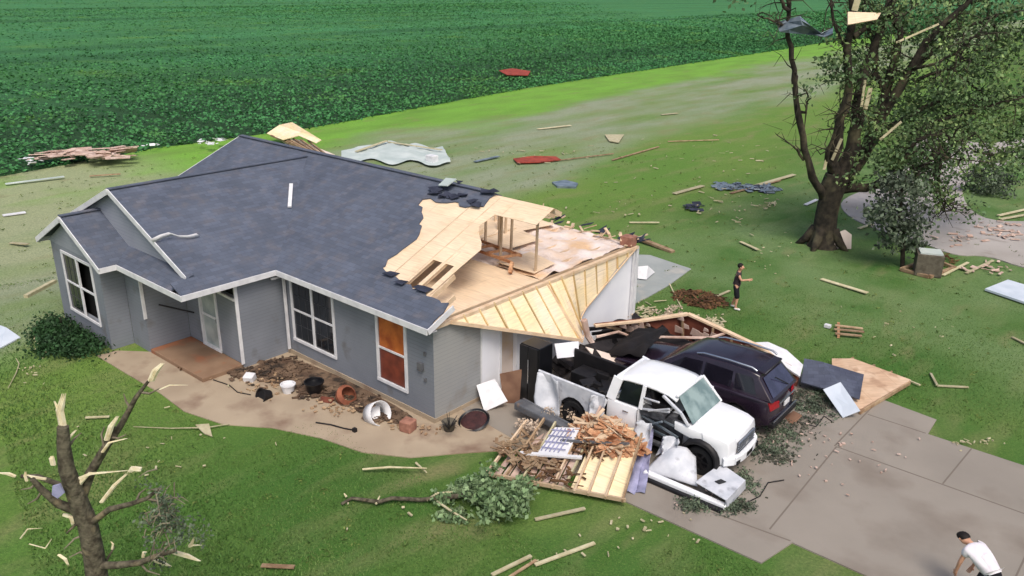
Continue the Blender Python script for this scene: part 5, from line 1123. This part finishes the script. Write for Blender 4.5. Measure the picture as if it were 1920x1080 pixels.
# big tree
TB = G(1542,460,0); bt_ = thing('large_tree','large storm torn tree with dark trunk and thin remaining leaves beside the gravel','tree', TB)
def VT(px, py, off=0): return V(px, py, TB, off)
trk = MB(); trk.tube([VT(1542,466),VT(1543,452),VT(1546,430),VT(1550,400),VT(1556,375),VT(1562,350),VT(1570,330)], [.82,.6,.51,.48,.48,.54,.52], 18)
for a_ in (0,1.2,2.3,3.5,4.7): trk.tube([TB+Vector((math.cos(a_)*.4,math.sin(a_)*.4,.8)), TB+Vector((math.cos(a_)*.75,math.sin(a_)*.75,.25)), TB+Vector((math.cos(a_)*1.15,math.sin(a_)*1.15,-.1))], [.24,.2,.08], 8)
trk.part('trunk','bark',bt_,smooth=80)
LIMBS = [ # (points px,py,off), radii
 ([(1545,372,0),(1530,345,-.3),(1520,318,-.5),(1508,280,-.6),(1500,230,-.7),(1493,190,-.8),(1489,150,-.8),(1484,110,-.8),(1477,70,-.8),(1479,30,-.8),(1475,-10,-.8)], .34, .14),
 ([(1477,60,-.8),(1464,45,-1),(1440,34,-1.2),(1420,28,-1.3)], .12, .03),
 ([(1500,210,-.7),(1512,205,-.9),(1517,185,-1),(1508,165,-1)], .1, .03),
 ([(1507,300,-.5),(1495,278,-.7),(1487,274,-.8)], .1, .05),
 ([(1479,20,-.8),(1468,5,-.9),(1462,-20,-1)], .12, .08),
 ([(1565,345,.2),(1560,300,.1),(1572,250,0),(1585,200,-.1),(1592,150,-.2),(1588,90,-.2),(1600,40,-.2),(1596,-20,-.2)], .45, .16),
 ([(1560,320,0),(1550,300,-.4),(1560,265,-.6),(1575,215,-.8),(1590,175,-1)], .2, .07),
 ([(1575,335,.2),(1600,280,.3),(1610,225,.3),(1612,175,.3),(1625,120,.4),(1650,60,.4),(1680,-10,.5)], .55, .2),
 ([(1580,340,.4),(1620,290,.7),(1640,230,.8),(1662,170,.9),(1676,120,1),(1690,60,1.1),(1664,0,1.1)], .5, .18),
 ([(1640,235,.8),(1670,190,.6),(1700,140,.4),(1735,80,.2),(1770,45,0),(1810,10,-.2),(1840,-20,-.3)], .36, .14),
 ([(1690,150,.4),(1740,105,1),(1790,60,1.6),(1850,35,2),(1925,20,2.5)], .22, .07),
 ([(1625,280,.7),(1665,240,1.5),(1710,215,2.2),(1760,190,2.8),(1810,150,3.2),(1860,110,3.5),(1920,60,4)], .28, .07),
 ([(1660,245,1.4),(1700,250,1.6),(1760,225,2),(1820,215,2.2),(1880,190,2.4),(1930,180,2.5)], .18, .05),
 ([(1720,150,.6),(1770,132,0),(1800,120,-.4),(1810,90,-.5)], .12, .04),
 ([(1700,135,.6),(1730,125,-.4),(1770,110,-.8),(1810,85,-1.2),(1835,60,-1.4)], .13, .04),
 ([(1575,355,.3),(1610,352,.2),(1640,348,.1),(1670,330,0),(1690,300,-.2),(1710,285,-.4),(1745,290,-.6),(1765,300,-.7),(1760,340,-.8),(1765,375,-.8),(1785,395,-.9)], .34, .03),
 ([(1695,295,-.2),(1720,262,-.5),(1770,250,-.8),(1800,265,-1),(1830,250,-1)], .16, .05),
 ([(1672,328,0),(1700,330,-.8),(1730,310,-1.2),(1760,290,-1.6),(1800,300,-2)], .12, .04),
 ([(1590,95,0),(1570,60,.4),(1560,20,.6),(1558,-20,.7)], .13, .06),
 ([(1600,70,0),(1630,45,.2),(1660,30,.3),(1700,25,.5)], .2, .08),
 ([(1660,175,.9),(1640,140,1.2),(1640,90,1.6),(1620,40,1.8),(1625,-10,2)], .24, .12),
 ([(1745,290,-.6),(1752,330,-.7),(1756,370,-.8),(1772,396,-.8)], .07, .02),
 ([(1810,150,3.2),(1840,170,3.4),(1850,200,3.6)], .1, .04), ([(1850,35,2),(1870,70,2),(1850,110,2)], .1, .04), ([(1760,225,2),(1780,260,2),(1830,285,1.8),(1880,290,1.6)], .12, .04),
]
tips = []
for P_, r0, r1 in LIMBS:
    pts = [VT(*p) for p in P_]; r = random.Random(len(tips)); q_ = [pts[0]]
    for i in range(1, len(pts)):
        mid_ = (pts[i-1]+pts[i])/2 + Vector((r.uniform(-1,1),r.uniform(-1,1),r.uniform(-1,1)))*.09; q_ += [mid_, pts[i]]
    n_ = len(q_); kf = .58 if not tips else .7; rad = [(r0+(r1-r0)*(i/(n_-1))**.7)*kf*r.uniform(.9,1.1) for i in range(n_)]
    MB().tube(q_, rad, 9).part('limb','bark',bt_,smooth=80); tips.append(q_)
tw = MB(); tcl = []
r = random.Random(6)
for qi, q_ in enumerate(tips):
    for k_ in range(int(len(q_)*(.6 if qi < 5 else 2.2))):
        i = r.randrange(len(q_)//3, len(q_)); p = q_[i]; d_ = Vector((r.gauss(0,1), r.gauss(0,1), r.gauss(.25,.8))).normalized(); L_ = r.uniform(.5,1.6)
        j_ = lambda s: Vector((r.gauss(0,s),r.gauss(0,s),r.gauss(0,s))); m0 = p+d_*L_*.3+j_(.08); m1 = m0+d_*L_*.3+j_(.14); e_ = m1+d_*L_*.35+j_(.14)+Vector((0,0,r.uniform(-.4,.0))); tw.tube([p, m0, m1, e_], [.032,.025,.018,.006], 5, False); tw.tube([m1, m1+d_*.2+j_(.2), m1+d_*.3+j_(.3)], [.016,.01,.005], 4, False); tcl.append(e_)
twigs = tw.part('twigs','bark',bt_,smooth=80); twigs['kind'] = 'stuff'
# light split wood on the torn limbs
mb = MB()
for a_, b_, w_ in (((1622,205),(1632,165),.18),((1615,200),(1622,150),.1),((1578,260),(1560,300),.12),((1602,20),(1610,-8),.25),((1552,290),(1545,318),.12),((1680,80),(1760,45),.08),((1650,262),(1690,228),.1)):
    p = VT(a_[0],a_[1],-.45); e_ = VT(b_[0],b_[1],-.45); mb.beam(p, e_, w_, .05, FW)
mb.parts('split_wood','palewood',bt_)
cens = []
r = random.Random(12)
def region(x0, x1, y0, y1, n_, o0=.4, o1=3.8):
    for _ in range(n_): cens.append(VT(r.uniform(x0,x1), r.uniform(y0,y1), r.uniform(o0,o1)))
region(1690,1960,-30,70,62); region(1730,1960,60,150,46); region(1660,1960,150,240,74); region(1690,1930,235,300,64); region(1660,1780,290,325,20,-1.5,1)
region(1800,1910,290,322,9,-1,1); region(1600,1700,-30,60,26); region(1600,1690,60,170,16); region(1580,1625,100,160,5,-1,0); region(1545,1580,75,165,8,-1.2,0); region(1500,1520,150,180,2,-1,-.9); region(1375,1395,-8,4,2,-1,-.5)
region(1600,1680,230,330,14,-.5,1.5); region(1640,1730,310,352,12,-1,0.5); region(1745,1780,330,385,5,-1,-.6); region(1590,1640,190,250,5,-.6,.6); region(1580,1610,320,350,3,-.6,.2)
V4 = np.concatenate([clump(cens, 36, .3, .1, .7), clump([c_ for c_ in tcl if c_.z > 1.5 and (c_-TB).dot(RT) > .2], 20, .3, .085)])
crown('crown', bt_, V4, 'leaf')
# young tree under it
SB = G(1692,500,0); st = thing('young_tree','young tree with drooping grey green leaves and thin trunk under the big tree','tree', SB)
def VS(px, py, off=0): return V(px, py, SB, off)
MB().tube([VS(1692,502),VS(1693,470),VS(1695,440),VS(1688,400),VS(1690,360),VS(1700,330)], [.1,.09,.08,.07,.06,.03], 7).part('trunk','bark',st,smooth=80)
mb = MB()
for P_ in ([(1690,410),(1660,385),(1642,400)],[(1690,395),(1715,375),(1730,400)],[(1689,370),(1670,345),(1655,350)],[(1693,430),(1675,425),(1660,440)],[(1693,435),(1712,425),(1722,445)]): mb.tube([VS(*p) for p in P_],[.05,.03,.01],5)
mb.part('branches','bark',st,smooth=80)
r = random.Random(8); cens = []
for x0,x1,y0,y1,n_ in ((1650,1720,335,400,26),(1630,1665,390,425,7),(1665,1730,400,440,18),(1640,1720,425,455,9),(1690,1725,440,475,3)):
    for _ in range(n_): cens.append(VS(r.uniform(x0,x1), r.uniform(y0,y1), r.uniform(-.8,.8)))
crown('crown', st, clump(cens, 42, .24, .1), 'leafsap')
SB2 = G(1848,362,0); sb = thing('round_shrub','dark round shrub on the grass island beyond the gravel','shrub', SB2)
cens = [SB2+Vector((r.gauss(0,.55), r.gauss(0,.55), r.uniform(.2,1.2))) for _ in range(26)]; crown('foliage', sb, clump(cens, 110, .25, .08), 'leafsap')
MB().tube([SB2, SB2+Vector((0,0,1.2))],[.08,.04],6).part('stem','bark',sb)
BB_ = Vector((-14.4,-4.1,0)); bb = thing('foundation_shrub','dark green spreading shrub at the foot of the small gable wall','shrub', BB_)
cens = [G(r.uniform(82,205), 0, 0) if False else G(*p, r.uniform(.02,.22)) for p in [(r.uniform(70,190), r.uniform(610,660)) for _ in range(60)]]
cens = [c_ for c_ in cens if c_.y < -3.8]
cens += [Vector((x_, -4.15+r.uniform(-.35,.1), r.uniform(.05,.3))) for x_ in np.linspace(-14.4,-11.6,20)]
crown('foliage', bb, clump(cens, 90, .22, .06, .5), 'leafbush'); MB().tube([(-13.5,-4.1,0),(-13.4,-4.1,.5)],[.04,.02],6).part('stem','bark',bb)
# fallen leafy branch
t_ = thing('fallen_branch','long bare fallen branch ending in a heap of pale green leaves on the near lawn','fallen branch', G(820,940,0))
MB().tube([G(640,945,.05),G(660,934,.1),G(710,941,.12),G(735,934,.16),G(790,937,.1),G(860,930,.15),(G(930,915,.3))], [.035,.04,.05,.05,.05,.06,.06], 7).part('stem','stumpbark',t_,smooth=80)
mb = MB(); 
for P_ in ([(705,945),(712,930)],[(800,938),(820,925),(850,922)],[(820,940),(845,958),(875,975)],[(680,880),(730,876),(800,878)],[(780,868),(800,886)],[(650,932),(645,925)]): mb.tube([G(x_,y_,.1+.06*i) for i,(x_,y_) in enumerate(P_)], [.03]*(len(P_)-1)+[.015], 6)
mb.part('twigs','palewood',t_,smooth=80)
cens = [G(r.gauss(938,28), r.gauss(930,17), r.uniform(.05,.55)) for _ in range(110)] + [G(r.gauss(880,25), r.gauss(915,12), r.uniform(.05,.3)) for _ in range(22)] + [G(r.gauss(855,14), r.gauss(965,7), r.uniform(.02,.15)) for _ in range(10)]+ [G(r.gauss(825,10), r.gauss(930,5), r.uniform(.02,.2)) for _ in range(6)]
crown('foliage', t_, clump(cens, 26, .09, .062, .6), 'leafheap')
t_ = thing('thin_fallen_twig','thin pale fallen twig with a torn knob on the grass below the walkway','twig', G(380,805,0))
MB().tube([G(250,800,.04),G(320,803,.06),G(370,802,.08),G(392,801,.08),G(430,795,.05)], [.01,.014,.02,.02,.012], 6).part('stem','palewood',t_); MB().slab([G(366,796,.1),G(392,794,.12),G(398,818,.05),G(382,812,.06)], .03, (0,0,1)).part('torn_knob','palewood',t_)
t_ = thing('bent_twig','small angular pale twig near the dark shrub at the left','twig', G(80,640,0))
MB().tube([G(80,612,.1),G(64,636,.05),G(84,660,.05),G(110,658,.08)], [.012,.02,.02,.012], 6).tube([G(84,660,.05),G(80,672,.02)],[.015,.01],5).part('stem','palewood',t_)
MB().tube([G(30,672,.05),G(36,682,.05),G(30,700,.04),G(15,728,.03)], [.01,.015,.015,.01], 5).top('curved_twig','palewood','thin curved twig at the far left of the near lawn','twig')
# leafy litter and torn insulation
for nm_, lab_, spots_, n_, m_, sz_ in (('leaf_litter','matted grey green leaf litter on the driveway around the pickup nose',[(1432,842,22,12),(1470,815,24,14),(1520,765,20,10),(1395,905,10,12),(1375,950,14,5),(1540,745,16,8),(1300,945,14,6)],210,'leafsap',.035),
    ('insulation_scraps','soft pale insulation tufts caught round the collapsed garage',[(1060,770,14,8),(1150,690,20,8),(1240,640,30,6),(1480,690,14,6),(1240,585,20,6),(990,800,10,6)],70,mat('pale_insulation',(206,188,168),1,(180,160,142),6,bump=.8),.045)):
    r = random.Random(n_); cs_ = []
    for k_ in range(n_): sp_ = r.choice(spots_); cs_.append(G(r.gauss(sp_[0],sp_[2]), r.gauss(sp_[1],sp_[3]), r.uniform(.05,.1) if nm_ == 'leaf_litter' else r.uniform(.1,.5)))
    V4 = clump(cs_, 26, .085, sz_, .35); V4[:,:,2] = np.maximum(V4[:,:,2], .04); o_ = bpy.data.objects.new(nm_, fastmesh(nm_, V4, m_)); C.objects.link(o_); o_['kind'] = 'stuff'; o_['label'] = lab_; o_['category'] = 'litter'
# metal sheet and board caught in the tree
mb = MB(); P_ = [(1455,42),(1476,36),(1500,30),(1520,48),(1540,62),(1562,52)]; Q_ = [(1462,60),(1480,62),(1508,64),(1525,66),(1546,70),(1562,66)]
for i,(a_,b_) in enumerate(zip(P_,Q_)):
    for j in range(5):
        v_ = j/4; p = VT(a_[0]*(1-v_)+b_[0]*v_, a_[1]*(1-v_)+b_[1]*v_, -1.1+.35*math.sin(i*1.7+j*.9)); mb.v.append(tuple(p))
for i in range(5):
    for j in range(4): a_ = i*5+j; mb.f.append((a_,a_+5,a_+6,a_+1))
o_ = mb.top('twisted_metal_sheet','metal','twisted grey metal sheet caught across the bare left limb of the big tree','metal sheet'); o_.modifiers.new('s','SOLIDIFY').thickness = .02
MB().slab([VT(1590,22,-.9),VT(1652,24,-.6),VT(1645,36,-.9),VT(1590,46,-1.3)], .06, FW*-1).top('stuck_plywood','ply','peach plywood board lodged high in the middle of the big tree','plywood')

# ------------------------------------------------------------------ snapped tree close to the viewer
NB = G(206,1210,0); nt_ = thing('snapped_tree','snapped bare tree with pale splintered limb ends close at bottom left','broken tree', NB)
def VN(px, py, off=0): return V(px, py, NB, off)
MB().tube([NB, VN(195,1150),VN(183,1090),VN(176,1040),VN(166,990),VN(158,960)], [.3,.19,.175,.165,.155,.14], 14).part('trunk','stumpbark',nt_,smooth=80)
for P_, r0, r1 in (([(160,975,0),(140,920,-.05),(125,880,-.1),(120,840,-.1),(118,800,-.1)],.24,.13),
  ([(158,980,0),(150,940,.1),(170,885,.1),(200,835,.1),(228,795,.1),(255,745,.1),(278,715,.1)],.16,.035),
  ([(150,960,0),(110,945,-.1),(80,920,-.2),(60,898,-.25)],.13,.06),([(150,930,0),(110,908,.2),(70,893,.3),(40,893,.3)],.08,.05),
  ([(166,985,0),(205,955,-.1),(245,945,-.2),(275,935,-.3),(300,915,-.3)],.09,.035),([(178,1060,0),(215,1060,-.1),(262,1055,-.2),(300,1040,-.3),(330,1032,-.3)],.11,.05),
  ([(176,1085,0),(200,1050,.2),(215,1025,.3)],.05,.02),([(278,715,.1),(300,690,.1)],.035,.02),([(170,885,.1),(196,840,.0),(215,800,.0)],.05,.03),
  ([(160,975,0),(140,985,-.1),(125,1000,-.1)],.05,.02)):
    MB().tube([VN(*p) for p in P_], [.66*(r0+(r1-r0)*i/(len(P_)-1)) for i in range(len(P_))], 9).part('limb','stumpbark',nt_,smooth=80)
def splinter(P_, r_, off=-.05, fl_=.35):
    r_ = r_*.72; mb = MB(); pts = [VN(x_,y_,off) for x_,y_ in P_]; k_ = len(pts)
    for dx in (-.5,.0,.5): mb.tube([p+RT*dx*r_*1.1 for p in pts], [r_*.7]+[r_*.75]*(k_-2)+[r_*.1] if k_ > 2 else [r_*.8, r_*.12], 4)
    return mb.part('splinter','fresh',nt_)
for P_, r_ in (([(118,800),(112,770),(120,738)],.07),([(113,800),(108,765),(102,752)],.03),([(122,838),(130,820),(143,806)],.03),([(100,872),(97,860),(98,855)],.05),
  ([(200,825),(208,800),(221,780)],.05),([(192,848),(205,830),(238,822)],.03),([(283,714),(292,695),(305,681)],.06),([(300,730),(318,722),(352,722)],.02),
  ([(85,898),(65,895),(50,890)],.04),([(28,893),(15,888),(-10,886)],.04),([(50,902),(47,893),(48,884)],.03),([(140,900),(170,888),(240,882)],.04),([(190,942),(215,910),(238,888)],.04),([(262,880),(250,878),(242,886)],.07),
  ([(140,920),(150,905),(170,885)],.05),([(145,940),(140,925),(138,912)],.05),([(322,1034),(350,1042),(374,1052)],.06),([(290,1050),(305,1056),(320,1062)],.05),([(355,1025),(362,1022),(378,1022)],.03),([(355,1024),(360,1018),(364,1008)],.03),
  ([(110,1040),(122,1048),(128,1060)],.04),([(120,965),(135,970),(137,985)],.05),([(38,1010),(52,992),(80,990)],.015),([(55,1020),(85,1028),(97,1010)],.015),([(210,1030),(212,1020),(208,1015)],.02),([(268,1045),(270,1035),(275,1035)],.03)):
    splinter(P_, r_)
for P_ in ([(128,838,0),(140,822,.1),(152,812,.1)],[(210,820,0),(222,822,0),(236,815,0)],[(244,765,.1),(236,752,.1),(232,738,.1)],[(262,735,.1),(280,738,.1),(300,728,.1)],[(70,905,-.2),(58,915,-.2),(40,918,-.2)],[(80,918,-.2),(70,935,-.2),(52,945,-.2)],
  [(255,942,-.2),(262,925,-.2),(275,915,-.2)],[(275,935,-.3),(300,940,-.3),(320,930,-.3)],[(262,1055,-.2),(275,1070,-.2),(300,1078,-.2)],[(300,1040,-.3),(318,1020,-.3),(340,1012,-.3)],[(178,1050,0),(150,1035,-.1),(130,1045,-.1)],[(165,1000,0),(140,1010,-.1),(120,1030,-.1)],[(196,840,0),(190,815,0),(196,800,0)]):
    MB().tube([VN(*p) for p in P_], [.025,.018,.008], 6).part('twig', 'greytwig', nt_, smooth=80)
MB().slab([VN(98,912,-.3),VN(112,908,-.3),VN(120,925,-.3),VN(108,935,-.3),VN(97,928,-.3)], .03, FW*-1).top('snagged_cloth','lavender','pale lavender cloth scrap snagged in the fork of the snapped tree','cloth scrap')
mb = MB(); r = random.Random(14); c0 = VN(305,965,-.3)
for i in range(70):
    a_ = VN(r.gauss(305,14), r.gauss(965,34), -.3+r.gauss(0,.12)); b_ = a_+Vector((r.gauss(0,.14),r.gauss(0,.14),r.gauss(-.12,.12))); mb.tube([a_, (a_+b_)/2+Vector((0,0,.03)), b_], [.012,.01,.004], 4)
wb = mb.part('twigs','greytwig',nt_); wb['kind'] = 'stuff'
cens = [VN(r.gauss(306,14), r.gauss(970,35), -.3+r.gauss(0,.1)) for _ in range(34)]+[VN(r.gauss(350,20), r.gauss(1000,20), -.3) for _ in range(8)]
crown('leaves', nt_, clump(cens, 26, .07, .03), 'leafsap')

# ------------------------------------------------------------------ people
def skinned(name, V_, E_, Rr, m_, parent, sub=2, root=0):
    me = bpy.data.meshes.new(name); me.from_pydata([tuple(v) for v in V_], E_, []); o_ = bpy.data.objects.new(name, me); C.objects.link(o_); o_.parent = parent
    md = o_.modifiers.new('skin','SKIN'); md.use_smooth_shade = True
    for i, v in enumerate(me.skin_vertices[0].data): v.radius = (Rr[i], Rr[i]) if not hasattr(Rr[i],'__len__') else Rr[i]; v.use_root = (i == root)
    sb_ = o_.modifiers.new('sub','SUBSURF'); sb_.levels = sub; sb_.render_levels = sub
    me.materials.append(M[m_]); return o_
def person(loc, rz, J, label, colors, shoes='shoe', bulk=1.0):
    """J: joints in local metres; x forward, y left"""
    p = thing('person', label, 'person', loc, rz, local=True); J = {k_: Vector(v) for k_, v in J.items()}
    names = ['pelvis','belly','chest','neck','chin','head','crown']; V_ = [J[n_] for n_ in names]; Rr = [.115,.095,.112,.055,.075,.098,.07]; E_ = [(i,i+1) for i in range(6)]
    def chain(a_, lst, rs_):
        for n_, r_ in zip(lst, rs_):
            V_.append(n_); Rr.append(r_); E_.append((a_, len(V_)-1)); a_ = len(V_)-1
        return a_
    fwd = (J['nose']-J['head']).normalized(); upv = (J['crown']-J['neck']).normalized(); left = upv.cross(fwd).normalized()
    chain(5, [J['head']+fwd*.10, J['head']+fwd*.125-upv*.02], [.03,.016])                # nose
    for s_ in (1,-1): chain(5, [J['head']+left*s_*.1, J['head']+left*s_*.115+upv*.02], [.02,.014])   # ears
    for s_, k_ in ((1,'l'),(-1,'r')):
        sh_, el, wr = J['sh_'+k_], J['el_'+k_], J['wr_'+k_]; a_ = chain(2, [sh_, el, wr], [.052,.043,.03]); d_ = (wr-el).normalized(); pa = wr+d_*.06; pi2 = chain(a_, [pa], [.036])
        side = d_.cross(Vector((0,s_,0.2))).normalized()
        for f_ in range(4):
            off = (f_-1.5)*.021; L_ = (.075,.085,.08,.06)[f_]; b0 = pa+d_*.03+side*off; chain(pi2, [b0, b0+d_*L_*.55+Vector((0,-s_*.006,0)), b0+d_*L_+Vector((0,-s_*.02,-.006))], [.0105,.0095,.008])
        chain(pi2, [wr+d_*.03+side*.045, wr+d_*.06+side*.062+Vector((0,-s_*.01,0))], [.012,.009])
        hp, kn, an, to = J['hip_'+k_], J['kn_'+k_], J['an_'+k_], J['toe_'+k_]; chain(0, [hp, hp.lerp(kn,.5), kn, kn.lerp(an,.35), an, to], [.092,.082,.058,.056,.038,.034])
    skinned('body', V_, E_, Rr, 'skin', p, 2)
    top_m, bot_m, sleeve, leglen = colors
    V2 = [J['pelvis'].lerp(J['belly'],.35), J['belly'], J['chest'], J['chest'].lerp(J['neck'],.7)]; E2 = [(0,1),(1,2),(2,3)]; R2 = [.142,.138,.155,.085]
    for k_ in 'lr': V2 += [J['sh_'+k_], J['sh_'+k_].lerp(J['el_'+k_], sleeve)]; n_ = len(V2); E2 += [(2,n_-2),(n_-2,n_-1)]; R2 += [.082,.07]
    skinned('shirt', V2, E2, [v*bulk for v in R2], top_m, p, 2, 1)
    V3 = [J['pelvis'].lerp(J['belly'],.3), J['pelvis']]; E3 = [(0,1)]; R3 = [.135,.142]
    for k_ in 'lr': V3 += [J['hip_'+k_], J['hip_'+k_].lerp(J['kn_'+k_], .5), J['hip_'+k_].lerp(J['kn_'+k_], leglen)]; n_ = len(V3); E3 += [(1,n_-3),(n_-3,n_-2),(n_-2,n_-1)]; R3 += [.108,.102,.092]
    skinned('shorts', V3, E3, R3, bot_m, p, 2, 1)
    for k_ in 'lr':
        an, to = J['an_'+k_], J['toe_'+k_]; hl = an-(to-an).normalized()*.05; skinned('shoe', [Vector((hl.x,hl.y,an.z-.03)), (an+to)/2+Vector((0,0,-.01)), to+(to-an).normalized()*.02], [(0,1),(1,2)], [.052,.05,.04], shoes, p, 1)
    h_ = MB(); c_ = J['head']+upv*.035-fwd*.02; q_ = Matrix((fwd, left, upv)).transposed()
    h_.lathe(c_, [(.001,.1),(.05,.092),(.088,.065),(.108,.02),(.108,-.02),(.098,-.06)], 18, q_); 
    h_.v = [tuple(Vector(v) - (fwd*.035 if (Vector(v)-c_).dot(fwd) > .06 and (Vector(v)-c_).dot(upv) < .03 else Vector())) for v in h_.v]; h_.part('hair','hair',p,smooth=80,local=True)
    for s_ in (1,-1): MB().lathe(J['head']+fwd*.088+left*s_*.034+upv*.01, [(.0,.009),(.009,.0),(.0,-.009)], 8).part('eye','black',p,smooth=80,local=True)
    MB().box(J['head']+fwd*.092-upv*.055, (.012,.045,.01), q_).part('mouth','terra',p,local=True)
    return p
# person standing by the brown pile, facing right and lifting one hand
pb = G(1376,579,0)
person(pb, R(20), dict(pelvis=(0,0,.93),belly=(.01,0,1.08),chest=(.03,0,1.3),neck=(.05,0,1.47),chin=(.07,0,1.53),head=(.08,0,1.62),crown=(.07,0,1.7),nose=(.2,0,1.6),
  sh_l=(.02,.19,1.41),el_l=(-.02,.27,1.15),wr_l=(.03,.26,.92),sh_r=(.03,-.19,1.41),el_r=(.16,-.26,1.2),wr_r=(.38,-.22,1.24),hip_l=(0,.1,.86),kn_l=(.02,.12,.48),an_l=(-.1,.14,.1),toe_l=(.06,.16,.04),hip_r=(0,-.1,.86),kn_r=(.08,-.11,.48),an_r=(.05,-.12,.09),toe_r=(.22,-.13,.04)),
  'person in dark top and black shorts standing on the grass behind the collapsed wall', ('topd','shortsd',.35,1.12))
pb2 = G(1826,1132,0)
person(pb2, R(152), dict(pelvis=(-.22,0,.84),belly=(-.08,0,.95),chest=(.16,0,1.08),neck=(.36,0,1.14),chin=(.43,0,1.12),head=(.51,0,1.15),crown=(.55,0,1.22),nose=(.6,0,1.06),
  sh_l=(.26,.19,1.08),el_l=(.3,.24,.8),wr_l=(.36,.2,.56),sh_r=(.26,-.19,1.08),el_r=(.28,-.24,.8),wr_r=(.34,-.2,.56),hip_l=(-.2,.1,.8),kn_l=(.02,.13,.46),an_l=(-.14,.13,.1),toe_l=(.03,.15,.04),hip_r=(-.2,-.1,.8),kn_r=(.1,-.13,.47),an_r=(.08,-.13,.09),toe_r=(.26,-.14,.04)),
  'person in white shirt and black shorts bending forward on the driveway', ('shirtw','shortsd',.5,.85), bulk=1.2)
